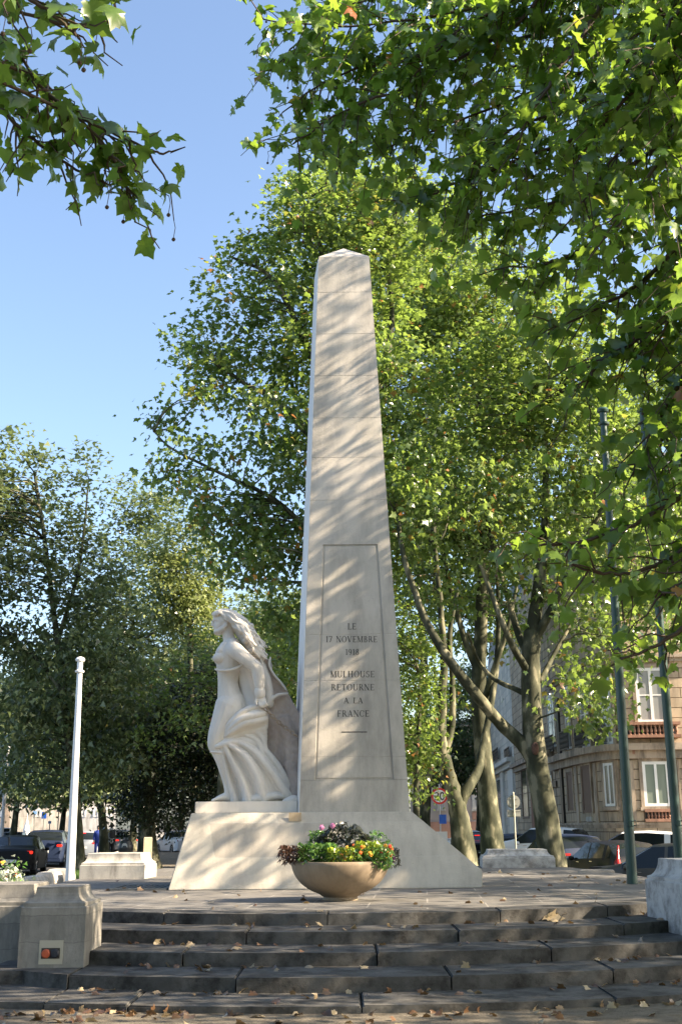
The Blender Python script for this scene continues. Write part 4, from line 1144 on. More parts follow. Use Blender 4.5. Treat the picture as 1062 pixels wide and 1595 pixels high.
tree('leafy_tree', 'mid green leafy tree filling the gap behind the statue', tuple(b0),
     [([list(b0)] + PY(Y, (345, 1230), (350, 1120), (360, 1000)), .22, .06)],
     [pblob(*q) for q in ((330, 1030, Y, 60, 50), (270, 1070, Y, 60, 45), (370, 1080, Y, 60, 55), (430, 1040, Y, 50, 60), (240, 1130, Y, 40, 35), (310, 1120, Y, 60, 40))],
     35, .22, 'leaf_mid', per=.9, lp=20, sig=.40, twigs=40, group='trees behind the monument')
# far belt of foliage that closes the view
def far_tree(px, Y, h, w, seed, lab, mat='leaf_far'):
    b = at_y(px, 1300, Y); b.z = 0
    tree('avenue_tree', lab, tuple(b), [([list(b), [b.x + .2, b.y, h * .35], [b.x, b.y, h * .75]], .3, .08)],
         [([b.x, b.y, h * .62], (w * .5, w * .5, h * .36)), ([b.x - w * .3, b.y, h * .5], (w * .33, w * .33, h * .22)), ([b.x + w * .3, b.y + .5, h * .52], (w * .33, w * .33, h * .22)), ([b.x + w * .05, b.y, h * .85], (w * .26, w * .26, h * .16))],
         seed, .42, mat, per=.32, lp=16, sig=.7, twigs=10, group='distant avenue trees')
for px, Y_, h, w, sd_, lab in ((20, 85, 13, 11, 41, 'distant street tree at the far left of the avenue'), (95, 100, 13, 12, 42, 'distant street tree above the queue of cars'), (206, 84, 13, 12, 43, 'distant tree behind the pedestrians by the litter bin'),
                               (280, 95, 17, 14, 44, 'distant tree behind the dark yew'), (420, 90, 20, 15, 45, 'distant tree behind the statue and rock'), (745, 98, 15, 10, 46, 'distant tree before the cream house gable'),                                ):
    far_tree(px, Y_, h, w, sd_, lab)
for c_, lab, sd_ in (((18.8, 16.5, -.22), 'unseen shade tree on the far pavement opposite the platform steps', 62), ((18.4, 25.0, -.22), 'unseen shade tree on the far pavement opposite the obelisk back', 63), ((19.2, 8.5, -.22), 'unseen shade tree on the far pavement nearest the viewer', 64)):  # out of view, added to shade the right half of the platform
    tree('unseen_shade_tree', lab, c_, [([c_, (c_[0], c_[1], 3), (c_[0] - .2, c_[1], 6.5), (c_[0], c_[1], 10)], .3, .1)],
         [([c_[0], c_[1], 9.2], (3.8, 3.8, 3.6)), ([c_[0] - 2.2, c_[1] - .6, 7.6], (2.6, 2.6, 2.2)), ([c_[0] + .8, c_[1] + 1.4, 11.8], (2.6, 2.6, 2.0)), ([c_[0] - 1.0, c_[1] + 2.2, 6.6], (2.4, 2.4, 1.8))], sd_, .30, 'leaf_mid', per=.34, lp=18, sig=.5, twigs=20, group='unseen shade trees on the far pavement')
# ------------------------------------------------------------------ near trees whose boughs hang into the view
def bough_leaves(paths, r, twig_mb, tw_len=(.5, 1.1), tw_step=.16, leaf_step=.085, droop=.55, r0=.022):
    P = []; seeds = []
    for S_ in paths:
        d = np.linalg.norm(np.diff(S_, axis=0), axis=1); cum = np.r_[0, np.cumsum(d)]
        s = cum[-1] * .12
        while s < cum[-1]:
            p = np.array([np.interp(s, cum, S_[:, k]) for k in range(3)])
            i = min(len(S_) - 2, np.searchsorted(cum, s) - 1 if s > 0 else 0); t = S_[i + 1] - S_[i]; t = t / (np.linalg.norm(t) + 1e-9)
            dr = r.normal(0, 1, 3); dr -= dr.dot(t) * t; dr /= np.linalg.norm(dr)
            dr = dr * .85 + t * .6 + np.array([0, 0, -droop * .7]); dr /= np.linalg.norm(dr)
            L = r.uniform(*tw_len)
            q = [p + dr * L * u + np.array([0, 0, -droop * L * .5 * u * u]) + r.normal(0, .03, 3) * u for u in np.linspace(0, 1, 5)]
            q[0] = p
            twig_mb.tube(q, np.linspace(.008, .003, 5), 4, caps=0)
            u = r.uniform(.05, .15)
            while u < 1:
                k = u * 4; i0 = min(3, int(k)); c = q[i0] + (q[i0 + 1] - q[i0]) * (k - i0)
                P.append(c + r.normal(0, .05, 3)); u += leaf_step / L * r.uniform(.6, 1.5)
            if r.random() < .3: seeds.append(q[-1])
            s += tw_step * r.uniform(.6, 1.5)
    return np.array(P), seeds
def overhang(name, label, base, trunk, boughs, blobs, seed, size, group, per=.8, lp=18, sig=.35, dens=1.0, cap=30000, bth=.045, tws=(.5, 1.1)):
    r = np.random.default_rng(seed)
    t = thing(name, label, 'tree', base, 0, group); o = np.array(base)
    mb = MB(); sk = limb(mb, np.array(trunk) - o, .42, .24, r, 14, 6, .05, .3); mb.build('trunk', M['bark'], t, smooth=True)
    br, tw = MB(), MB(); paths = []
    order = r.permutation(len(boughs))
    for bi, pts in zip(order, boughs):
        P_ = [np.array(at_y(x, y, Yb)) - o for x, y, Yb in pts]
        fr_ = (bi + .5) / len(boughs); far = [sk[int((len(sk) - 1) * (.62 + .38 * fr_))]]
        mid = far[0] * .5 + P_[0] * .5 + r.normal(0, .38, 3) + np.array([0, 0, .25])
        s0 = limb(br, far + [mid] + P_, bth * r.uniform(.7, 1.2), .007, r, 7, 6, .2)
        cut = [i for i in range(len(s0)) if np.linalg.norm(s0[i] - P_[0]) < .35]
        paths.append(s0[max(2, int((cut[0] if cut else 6) * .45)):])
    P, seeds = bough_leaves(paths, r, tw, tws, tw_step=.13 / dens)
    br.build('branches', M['twig'], t, smooth=True)
    link('hanging_leaves', leaf_mesh('hanging_leaves', P, size, M['leaf_near'], r, 'full', .9, .75), t)
    for s_ in seeds[:260]:
        tw.tube([s_, s_ + np.array([.01, 0, -.05]), s_ + np.array([.0, .01, -.11])], .0022, 4, caps=0); tw.ball(s_ + np.array([0, .01, -.125]), .013, 6, 5)
    tw.build('twigs', M['twig'], t)
    if blobs:
        C, P, out, tone = crown_points(blobs, per, lp, sig, r, .5, cap)
        link('crown', leaf_mesh('crown', P - o, size, M['leaf_near'], r, 'mid', .6, 1.0, tone, out * .4), t)
    return t
ROWN = 'overhanging plane trees at the edge of the photo'
overhang('plane_tree', 'near plane tree hanging large leafy boughs over the upper right of the photo', (8.4, 10.2, 0), [(8.4, 10.2, 0), (8.3, 10.2, 2.5), (8.0, 10.3, 5), (7.4, 10.6, 7.2)],
    [[(1130, -150, 9.5), (900, -30, 9.7), (700, 20, 10), (540, 40, 10.2), (410, 30, 10.3)],
     [(1100, -60, 10), (850, 50, 10.2), (650, 90, 10.4), (520, 120, 10.5), (440, 175, 10.5)],
     [(1000, -120, 9.6), (800, 40, 9.8), (640, 130, 10), (540, 170, 10), (455, 225, 10)],
     [(1120, -10, 10.6), (930, 100, 10.8), (760, 170, 11), (640, 215, 11), (535, 255, 11)],
     [(1130, 60, 10), (950, 190, 10), (800, 250, 10), (700, 290, 10), (640, 320, 10)],
     [(1150, 120, 11), (1010, 240, 11), (880, 310, 11), (790, 330, 11), (690, 345, 11)],
     [(1150, 190, 10), (1030, 310, 10), (920, 380, 10), (850, 410, 10), (770, 420, 10)],
     [(1150, 260, 9.5), (1060, 380, 9.5), (980, 450, 9.5), (910, 490, 9.5), (860, 515, 9.5)],
     [(1160, 330, 9), (1070, 460, 9), (990, 530, 9), (930, 570, 9), (905, 620, 9)],
     [(1180, 420, 8.6), (1100, 540, 8.6), (1045, 620, 8.6), (1010, 680, 8.6), (985, 740, 8.6)],
     [(1010, -110, 9), (930, 20, 9), (870, 110, 9), (825, 180, 9), (800, 245, 9)],
     [(1150, -40, 8.2), (1060, 60, 8.2), (1000, 130, 8.2), (940, 190, 8.2), (890, 260, 8.2)],
     [(1150, 40, 8), (1090, 140, 8), (1040, 230, 8), (990, 300, 8), (960, 360, 8)],
     [(900, -140, 10.5), (760, -30, 10.5), (660, 50, 10.6), (590, 110, 10.8), (560, 190, 10.8)],
     [(780, -140, 10.8), (640, -50, 10.8), (540, 10, 10.8), (470, 60, 10.8), (430, 110, 10.8)],
     [(1100, -120, 9), (960, -40, 9.2), (820, -10, 9.4), (700, 60, 9.6), (620, 150, 9.8)],
     [(1150, 20, 9.4), (1020, 60, 9.5), (900, 160, 9.6), (800, 200, 9.7), (730, 260, 9.8)],
     [(1150, 90, 8.8), (1040, 150, 8.8), (960, 240, 8.9), (900, 330, 9)],
     [(1150, 300, 8.8), (1090, 400, 8.8), (1040, 500, 8.8), (1000, 580, 8.8)],
     [(1150, -120, 8), (1080, -20, 8), (1040, 40, 8), (1010, 110, 8)],
     [(880, -130, 10.2), (720, -60, 10.3), (600, -10, 10.4), (500, 20, 10.5)],
     [(1150, 480, 8.4), (1110, 600, 8.4), (1080, 680, 8.4), (1050, 720, 8.4)],
     [(1100, -40, 11), (920, 60, 11.2), (780, 110, 11.4), (660, 180, 11.4), (590, 235, 11.4)],
     [(1150, 150, 11), (980, 200, 11.2), (840, 270, 11.3), (740, 300, 11.3)],
     [(1150, 560, 9.2), (1080, 600, 9.2), (1040, 660, 9.2), (1020, 720, 9.2), (1030, 780, 9.2)]],
    [([8.2, 10.0, 9.5], (3.2, 3.2, 2.6)), ([6.6, 7.4, 8.2], (2.6, 2.6, 2.0)), ([9.8, 12.0, 8.0], (2.6, 2.6, 2.4)), ([7.6, 11.5, 12], (2.8, 2.6, 2.2)), ([10.5, 8.5, 8], (2.6, 2.6, 2.4)), ([4.0, 5.0, 8.2], (2.4, 2.4, 1.2)), ([9.0, 10.0, 6.0], (2.0, 2.0, 1.2)), ([8.4, 10.8, 5.2], (2.8, 2.8, 1.4)), ([7.6, 13.6, 6.0], (1.8, 1.8, 1.4)), ([6.4, 8.2, 4.8], (1.8, 1.8, 1.0)), ([7.2, 12.6, 7.6], (1.6, 1.6, 1.8))],
    51, .142, ROWN, per=.75, lp=24, dens=1.5, tws=(.35, .85))
overhang('plane_tree', 'near plane tree with low broad leaved sprays at the right edge before the poles', (6.9, 5.6, 0), [(6.9, 5.6, 0), (6.8, 5.6, 2), (6.5, 5.7, 4), (6.1, 5.9, 5.6)],
    [[(1150, 690, 8.2), (1080, 760, 8.2), (1000, 810, 8.2), (920, 840, 8.2), (850, 850, 8.2), (800, 852, 8.2)],
     [(1160, 780, 7.8), (1090, 840, 7.8), (1020, 880, 7.8), (950, 895, 7.8), (890, 880, 7.8)],
     [(1170, 860, 7.2), (1110, 930, 7.2), (1060, 980, 7.2), (1010, 1010, 7.2), (965, 1025, 7.2)],
     [(1170, 820, 7.4), (1110, 870, 7.4), (1060, 910, 7.4), (1020, 930, 7.4)]],
    [([6.4, 4.4, 6.8], (2.0, 2.4, 1.4)), ([8.4, 5.2, 6.6], (2.2, 2.4, 1.8)), ([3.2, 2.0, 7.0], (2.6, 2.4, 1.0)), ([7.2, 6.6, 8.6], (2.0, 2.0, 1.4))],
    52, .122, ROWN, per=.6, lp=20, dens=1.6, tws=(.2, .5))
overhang('plane_tree', 'near tree sending a thin leafy branch into the top left sky corner', (-5.0, 2.6, 0), [(-5.0, 2.6, 0), (-5.0, 2.7, 2), (-4.7, 3.0, 4), (-4.2, 3.4, 5.6)],
    [[(-60, 40, 6.0), (20, 75, 6.0), (60, 130, 6.0), (120, 180, 6.0), (180, 208, 6.0), (225, 230, 6.0), (255, 240, 6.0)],
     [(-50, 130, 6.1), (20, 190, 6.1), (70, 230, 6.1), (120, 265, 6.1), (165, 285, 6.1)],
     [(-70, -90, 4.4), (0, -40, 4.4), (50, 0, 4.4), (90, 30, 4.4), (118, 55, 4.4)],
     [(-60, -20, 5), (10, 10, 5), (70, 30, 5), (150, 40, 5), (185, 25, 5)],
     [(-80, 60, 6.2), (-10, 130, 6.2), (20, 190, 6.2), (40, 240, 6.2)],
     [(120, 180, 6), (155, 220, 6), (190, 270, 6), (203, 335, 6)],
     [(30, 110, 6), (80, 150, 6), (140, 200, 6), (180, 250, 6), (205, 310, 6)]],
    [([-4.6, 2.0, 6.4], (2.2, 2.4, 1.4)), ([-2.0, .6, 7.2], (2.8, 2.4, 1.0)), ([-1.0, -2.0, 7.5], (4, 3, 1.2)), ([.8, 1.2, 7.2], (2.2, 2.0, 1.0))],
    53, .118, ROWN, per=.6, lp=20, dens=1.25, tws=(.12, .36), bth=.018)
# trees of the same row standing just outside the view on the right: they throw the dappled shade
def shade_tree(c, lab, blobs, seed, per, lp):
    tree('plane_tree', lab, c, [([c, (c[0], c[1], c[2] + 3), (c[0] - .3, c[1], c[2] + 6.5), (c[0] - .3, c[1] + .2, c[2] + 10)], .42, .14),
        ([(c[0], c[1], 4), (c[0] - 1.4, c[1], 6.5), (c[0] - 2.8, c[1], 9)], .16, .04), ([(c[0], c[1], 4.6), (c[0] + 1.4, c[1] + .5, 7), (c[0] + 2.6, c[1] + 1, 10)], .16, .04)], blobs, seed, .22, 'leaf_mid', per=per, lp=lp, sig=.45, twigs=60, group=ROWR)
shade_tree((8.6, 18.4, 0), 'plane tree beside the platform whose crown enters at the right edge', [([8.4, 18.4, 9], (3.0, 3.0, 2.4)), ([10.6, 19.2, 11], (2.6, 2.6, 2.6)), ([8.0, 18.0, 13], (2.8, 3.0, 2.4)), ([7.0, 19.6, 10.5], (1.8, 2.0, 2.0)), ([10.5, 17.2, 15.5], (2.4, 2.4, 2.0)), ([9.6, 20.0, 7.0], (2, 2, 1.4)), ([8.2, 18.6, 17.2], (2.8, 2.6, 2.2)), ([9.6, 18.4, 18.2], (2.6, 2.6, 2.0)), ([8.0, 18.3, 9.6], (2.8, 2.4, 2.2)), ([8.6, 18.2, 6.6], (2.8, 2.2, 1.3)), ([7.8, 17.4, 5.2], (1.6, 1.8, .9))], 61, .14, 28)
overhang('plane_tree', 'plane tree behind the viewer roofing the foreground with its leaves', (4.6, -3.5, 0), [(4.6, -3.5, 0), (4.5, -3.5, 3), (4.2, -3.2, 5.5), (3.8, -3, 7)],
    [[(800, -900, 3.0), (700, -900, 3.2), (600, -950, 3.4)]],
    [([3.6, -2.6, 8.6], (4.4, 4.0, 2.0)), ([.5, 2.6, 8.2], (3.0, 2.0, .9)), ([3.0, 5.2, 9.2], (2.6, 1.8, .9)), ([5.6, 4.8, 9.6], (3.0, 2.4, 1.8)), ([7.6, 4.2, 11.0], (2.6, 2.4, 1.8)), ([-3.4, -2.4, 8.4], (3.4, 3.0, 1.6))],
    54, .2, ROWN, per=1.9, lp=24, dens=.5)
for x_, y_, sd_, lab in ((-17, -13, 81, 'added light-blocking tree behind the viewer at the far left end of its row'), (-8, -12, 82, 'added light-blocking tree behind the viewer, left of the middle of its row'), (1, -14, 83, 'added light-blocking tree directly behind the viewer'), (10.5, -13, 84, 'added light-blocking tree behind the viewer at the right end of its row')):  # unseen row, added to cut the sky light from the front
    c_ = (x_, y_, 0)
    tree('sky_blocker_tree', lab, c_, [([c_, (x_, y_, 3), (x_ + .2, y_, 7), (x_, y_, 11)], .35, .1)],
         [([x_, y_, 9.5], (4.6, 3.0, 4.4)), ([x_ - 2.4, y_ + .6, 6.0], (3.2, 2.4, 2.6)), ([x_ + 2.4, y_ + .4, 6.0], (3.2, 2.4, 2.6)), ([x_, y_, 14], (3.2, 2.6, 2.6)), ([x_ + .5, y_ - .5, 3.4], (4.2, 1.6, 1.6))], sd_, .46, 'leaf_mid', per=.16, lp=18, sig=.6, twigs=10, group='added light-blocking trees behind the viewer')
# ------------------------------------------------------------------ poles
def pole(name, label, b, top, r0, r1, m, cat='pole', cap=False, hooks=()):
    t = thing(name, label, cat, tuple(b)); d = Vector(top) - Vector(b)
    mb = MB(); n = 24
    mb.tube([d * (i / n) for i in range(n + 1)], np.linspace(r0, r1, n + 1), 14, caps=0)
    mb.build('shaft', m, t, angle=50)
    MB().lathe([(r0 * 2.0, -.02), (r0 * 2.0, .02), (r0 * 1.25, .035), (r0 * 1.2, .10), (r0 * .9, .11)], 16).build('base_flange', m, t, angle=40)
    if cap:
        c = MB().lathe([(r1 * 1.0, -.30), (r1 * 1.75, -.29), (r1 * 1.85, -.25), (r1 * 1.1, -.23), (r1 * 1.1, -.04), (r1 * 1.7, -.03), (r1 * 1.9, .01), (r1 * 1.5, .05), (r1 * .4, .075)], 16).build('finial', m, t, angle=40)
        c.location = d
    for h in hooks:
        o = MB().box((-.03, -r0 * 1.5, -.05), (.03, -r0 * .7, .05), .008).tube([(0, -r0 * 1.2, .02), (.09, -r0 * 1.6, .05), (.1, -r0 * 1.6, -.03), (.02, -r0 * 1.4, -.05)], .008, 6).build('cleat', m, t)
        o.location = d * (h / d.length)
    return t
Y = 26.0
b0 = at_y(110, 1385, Y); b0.z = .0
b0 = at_y(109.5, 1372, Y); tp = at_y(125.5, 1028, Y); b0.z = 0
pole('flagpole', 'white tapering flagpole with ringed top standing behind the left stone pier', b0, tp, .108, .058, M['white'], 'flagpole', True)
Y = 48
b0 = at_y(3, 1300, Y); b0.z = 0; tp = at_y(10, 1218, Y)
pole('lamp_pole', 'grey-white street lamp pole cut by the left photo edge', b0, at_y(13, 1165, Y), .09, .055, plain('pale_grey_paint', (.5, .52, .54), .45), 'pole', True)
for (x0, y0, x1, y1, Yb, lab) in ((983.5, 1376, 938, 640, 20.5, 'dark green flagpole nearer the platform, left of the two green ones'), (1061, 1388, 1000, 640, 21.5, 'dark green flagpole at the right edge of the photo with a small cleat')):
    b0 = at_y(x0, y0, Yb); b0.z = .0
    pole('flagpole', lab, b0, at_y(x1, y1, Yb), .095, .06, M['greenpole'], 'flagpole', True, (1.6, ), )
    for o in [q for q in col.objects if q.name.startswith('flagpole')]: pass
# ------------------------------------------------------------------ cars
GLASS = None
def glass_mat():
    m, nt, b = node_mat('car_glass')
    b.inputs['Base Color'].default_value = (.012, .016, .018, 1); b.inputs['Roughness'].default_value = .06; b.inputs['Specular IOR Level'].default_value = .3
    b.inputs['Coat Weight'].default_value = .0; b.inputs['Coat Roughness'].default_value = .02
    return m
M['cglass'] = glass_mat()
M['tyre'] = plain('tyre_rubber', (.018, .018, .018), .8)
M['rim'] = plain('alloy_rim', (.45, .46, .47), .3, .9)
M['lampglow'] = plain('lit_tail_lamp', (.6, .02, .01), .2, emit=(1, .03, .015), es=.4)
M['lampred'] = plain('red_lamp_lens', (.26, .008, .007), .2, coat=.3)
M['lampwhite'] = plain('clear_lamp_lens', (.75, .76, .76), .1, coat=.6)
M['plate'] = plain('number_plate', (.72, .72, .70), .4)
M['trim'] = plain('black_trim', (.02, .02, .021), .5)
M['chrome'] = plain('chrome_trim', (.6, .6, .6), .15, 1)
def paint(name, c, metal=.0, rough=.45): return plain(name, c, rough, metal, coat=.06, var=.03, spec=.15)
SHAPES = {   # fraction of the length from the tail -> z of roof line / belt line as fraction of height
 'sedan': dict(top=[(0, .60), (.02, .66), (.14, .70), (.20, .74), (.34, .955), (.46, 1.0), (.58, .985), (.74, .70), (.80, .665), (.93, .60), (.985, .50), (1, .42)], g=(.17, .75), split=(.36, .55, .57), rear=(.19, .34), front=(.585, .735)),
 'hatch': dict(top=[(0, .52), (.012, .60), (.03, .68), (.09, .86), (.15, .955), (.35, 1.0), (.52, .985), (.71, .70), (.78, .655), (.92, .585), (.985, .49), (1, .40)], g=(.03, .72), split=(.18, .42, .44), rear=(.035, .145), front=(.53, .705)),
 'wagon': dict(top=[(0, .52), (.008, .60), (.02, .70), (.05, .86), (.09, .955), (.35, 1.0), (.55, .985), (.73, .72), (.80, .66), (.92, .59), (.985, .50), (1, .42)], g=(.02, .74), split=(.18, .40, .58), rear=(.022, .085), front=(.56, .725)),
 'suv': dict(top=[(0, .50), (.01, .60), (.025, .70), (.06, .88), (.10, .96), (.30, 1.0), (.55, .985), (.70, .74), (.76, .70), (.93, .63), (.985, .52), (1, .42)], g=(.025, .72), split=(.2, .42, .44), rear=(.028, .095), front=(.56, .695)),
}
def make_car(label, pos, heading, L, W, H, shape, pm, cat='car', lit=False, clad=False, tall_lamp=False, group='cars on the streets round the park', brake3=False, privacy=None):
    sp = SHAPES[shape]
    t = thing('parked_car', label, cat, tuple(pos), R(90) + heading, group)
    Rw = .325 if H < 1.55 else .35
    xr, xf = L * .185, L * .815
    belt = lambda f: np.interp(f, [0, .03, .3, .72, .95, 1], [.60, .655, .645, .60, .53, .42]) * H
    xs = sorted(set(np.r_[np.linspace(0, 1, 27), np.linspace(.185 - Rw * 1.18 / L, .185 + Rw * 1.18 / L, 11), np.linspace(.815 - Rw * 1.18 / L, .815 + Rw * 1.18 / L, 11), [f for f, _ in sp['top']], sp['g'], sp['split'], sp['rear'], sp['front']]))
    rings = []
    tp = np.array(sp['top'])
    for f in xs:
        x = f * L - L / 2
        zt_ = np.interp(f, tp[:, 0], tp[:, 1]) * H
        zb_ = min(belt(f), zt_ - .015)
        end = min(f / .06, (1 - f) / .10, 1); w = W / 2 * (.80 + .20 * math.sin(max(end, 0) * math.pi / 2))
        z0 = .20 + .06 * (1 - min(1, min(f, 1 - f) / .05))
        za = z0
        for xw in (xr, xf):
            dx = abs(f * L - xw)
            if dx < Rw * 1.17: za = max(za, Rw + math.sqrt(max(0, (Rw * 1.17) ** 2 - dx * dx)))
        gh = zt_ - zb_ > .06
        wr = w * (.98 - .36 * min(1, (zt_ - zb_) / (.45 * H)) * .62) if gh else w * .93
        zm = max(.36 * H, za + .03); zm = min(zm, zb_ - .01)
        rings.append([(x, 0, z0), (x, w - .10, z0), (x, w - .015, min(za, zb_ - .02)), (x, w, zm), (x, w * .985, zb_), (x, wr, max(zb_ + .004, zt_ - .055)), (x, wr - min(.10, wr * .2), zt_ - .008), (x, 0, zt_ + (.018 if gh else .012))])
    n = len(xs); body, sideg, frontg, rearg = [], {1: [], -1: []}, [], []
    V = []; idx = {}
    for s in (1, -1):
        for i, rg in enumerate(rings):
            for k, p in enumerate(rg): idx[(s, i, k)] = len(V); V.append((p[0], p[1] * s, p[2]))
    for s in (1, -1):
        for i in range(n - 1):
            fm_ = (xs[i] + xs[i + 1]) / 2
            for k in range(7):
                q = (idx[(s, i, k)], idx[(s, i + 1, k)], idx[(s, i + 1, k + 1)], idx[(s, i, k + 1)])
                if s < 0: q = q[::-1]
                inwin = sp['g'][0] + .03 < fm_ < sp['g'][1] - .02
                pil = abs(fm_ - (sp['split'][1] + sp['split'][2]) / 2) < .018 or abs(fm_ - sp['split'][0]) < .02
                hgt = rings[i][5][2] - rings[i][4][2]
                if k == 4 and inwin and hgt > .10 and rings[i + 1][5][2] - rings[i + 1][4][2] > .10 and not pil: sideg[s].append(q)
                elif k >= 5 and sp['front'][0] < fm_ < sp['front'][1]: frontg.append(q)
                elif k >= 5 and sp['rear'][0] < fm_ < sp['rear'][1]: rearg.append(q)
                else: body.append(q)
        e0 = [idx[(s, 0, k)] for k in range(8)]; e1 = [idx[(s, n - 1, k)] for k in range(8)]
        body.append(tuple(e0 if s > 0 else e0[::-1])); body.append(tuple(e1[::-1] if s > 0 else e1))
    def sub(faces, name, m, off=0.0, ang=40):
        if not faces: return None
        used = sorted({i for f in faces for i in f}); mp = {j: i for i, j in enumerate(used)}
        vv = [V[j] for j in used]
        o = MB().add(vv, [tuple(mp[j] for j in f) for f in faces]).build(name, m, t)
        bm = bmesh.new(); bm.from_mesh(o.data); bmesh.ops.remove_doubles(bm, verts=bm.verts, dist=.0015); bmesh.ops.recalc_face_normals(bm, faces=bm.faces); bm.to_mesh(o.data); bm.free()
        auto_smooth(o, ang); return o
    bo = sub(body, 'body', pm)
    MB().box((-L / 2 + .25, -W / 2 + .14, .24), (L / 2 - .3, W / 2 - .14, belt(.4) - .02)).build('underbody', M['trim'], t)
    for s in (1, -1):
        # split each side into front and rear panes
        a = [f for f in sideg[s] if np.mean([V[j][0] for j in f]) > (sp['split'][1] + sp['split'][2]) / 2 * L - L / 2]
        b_ = [f for f in sideg[s] if f not in a]
        sub(a, 'side_window', M['cglass']); sub(b_, 'side_window', M['cglass'])
    sub(frontg, 'windscreen', M['cglass']); sub(rearg, 'rear_window', M['cglass'])
    wm_t = MB().lathe([(Rw * .62, -.10), (Rw * .93, -.105), (Rw, -.07), (Rw, .07), (Rw * .93, .105), (Rw * .62, .10)], 24).xform(Matrix.Rotation(R(90), 4, 'X')).mesh('tyre', M['tyre'], True)
    rmb = MB().lathe([(.03, .085), (Rw * .18, .09), (Rw * .2, .06), (Rw * .56, .05), (Rw * .6, .09), (Rw * .66, .092), (Rw * .66, -.09), (.03, -.09)], 20)
    for k in range(5):
        a = k * 2 * math.pi / 5
        rmb.tube([(math.cos(a) * Rw * .12, math.sin(a) * Rw * .12, .082), (math.cos(a) * Rw * .6, math.sin(a) * Rw * .6, .082)], .028, 6)
    wm_r = rmb.xform(Matrix.Rotation(R(90), 4, 'X')).mesh('rim', M['rim'])
    for xw in (xr, xf):
        for s in (1, -1):
            o = link('wheel', wm_t, t); o.location = (xw - L / 2, s * (W / 2 - .115), Rw); o.rotation_euler = (0, 0, 0 if s < 0 else math.pi)
            link('rim', wm_r, o)
    zl = belt(.02)
    for s in (1, -1):
        if tall_lamp:
            mb = MB().tube([(.03, -s * .02, 0), (.03, -s * .03, .10), (.06, -s * .06, .22), (.12, -s * .10, .38), (.21, -s * .17, .56)], [.085, .085, .055, .042, .034], 10, flat=[.10, .10, .055, .042, .034], caps=2)
            o = mb.build('tail_light', M['lampred'], t, smooth=True); o.location = (-L / 2 + .02, s * (W / 2 - .10), zl - .18)
        else:
            o = MB().box((-.02, -.15, -.05), (.16, .09, .06), .02).build('tail_light', M['lampglow' if lit else 'lampred'], t); o.location = (-L / 2 + .025, s * (W / 2 - .23), zl - .10)
        o = MB().box((-.12, -.14, -.06), (.10, .12, .07), .025).build('headlight', M['lampwhite'], t); o.location = (L / 2 - .13, s * (W / 2 - .28), H * .47)
        mz = belt(.68) + .03
        o = MB().ball((0, 0, 0), (.07, .10, .075), 12, 8).box((-.03, -.10 if s > 0 else 0, -.05), (.03, 0 if s > 0 else .10, -.02)).build('mirror', pm, t, smooth=True); o.location = (L * .665 - L / 2, s * (W / 2 + .08), mz)
        for fx in (.38, .60):
            o = MB().box((-.09, -.012, -.012), (.09, .012, .012), .006).build('door_handle', M['chrome'] if not clad else M['trim'], t); o.location = (fx * L - L / 2, s * (W / 2 - .005), belt(fx) - .09)
    if brake3:
        o = MB().box((-.02, -.14, -.015), (.02, .14, .02), .006).build('brake_light', M['lampglow'], t); o.location = (-L / 2 + L * .10 if shape != 'sedan' else -L / 2 + L * .30, 0, H * (.935 if shape != 'sedan' else .91))
    o = MB().box((-.012, -.26, -.055), (.012, .26, .055), .004).build('number_plate', M['plate'], t); o.location = (-L / 2 - .005, 0, H * (.36 if shape == 'sedan' else .42))
    o = MB().box((-.05, -W / 2 + .12, -.10), (.22, W / 2 - .12, .07), .03).build('rear_bumper', M['trim'] if clad else pm, t); o.location = (-L / 2 + .02, 0, .33)
    o = MB().box((-.20, -W / 2 + .16, -.10), (.05, W / 2 - .16, .06), .03).build('front_bumper', M['trim'] if clad else pm, t); o.location = (L / 2 - .03, 0, .32)
    return t
HD = R(7.3)
def car_at(label, px, py, Y, z, *a, heading=HD, **k):
    p = at_y(px, py, Y); p.z = z
    return make_car(label, p, heading, *a, **k)
ZL = -.15
P_black = paint('black_car_paint', (.012, .013, .016)); P_navy = paint('navy_car_paint', (.018, .028, .06)); P_silver = paint('silver_car_paint', (.42, .46, .52), .5)
P_white = paint('white_car_paint', (.72, .73, .74), 0); P_taupe = paint('taupe_car_paint', (.085, .08, .07), .3); P_red = paint('red_car_paint', (.35, .03, .02)); P_grey = paint('grey_car_paint', (.20, .21, .23), .4)
CL, CR = 'cars queuing and driving on the left avenue', 'cars parked along the right street'
car_at('glossy black saloon with glowing tail light, nearest car on the left avenue', 30, 1330, 47.5, ZL, 4.7, 1.85, 1.48, 'sedan', P_black, lit=True, group=CL)
car_at('dark blue sport utility car with lit brake lights behind the black saloon', 77, 1320, 56.5, ZL, 4.5, 1.85, 1.66, 'suv', P_navy, lit=True, brake3=True, group=CL)
car_at('silver hatchback with lit brake light beside the blue-clad pedestrian', 134, 1312, 69, ZL, 4.1, 1.75, 1.55, 'hatch', P_silver, lit=True, brake3=True, group=CL)
car_at('dark hatchback glimpsed just left of the white flagpole', 100, 1300, 82, ZL, 4.2, 1.75, 1.5, 'hatch', P_grey, group=CL)
car_at('blue-grey car roof showing beyond the dark sport utility car', 74, 1300, 72, ZL, 4.4, 1.78, 1.55, 'hatch', P_navy, group=CL)
car_at('pale silver oncoming car facing the viewer on the far lane', 21, 1293, 86, ZL, 4.2, 1.75, 1.5, 'hatch', P_silver, heading=HD + math.pi, group=CL)
car_at('white oncoming van-like car at the far left edge of the avenue', 2, 1290, 95, ZL, 4.6, 1.9, 1.8, 'wagon', P_white, heading=HD + math.pi, group=CL)
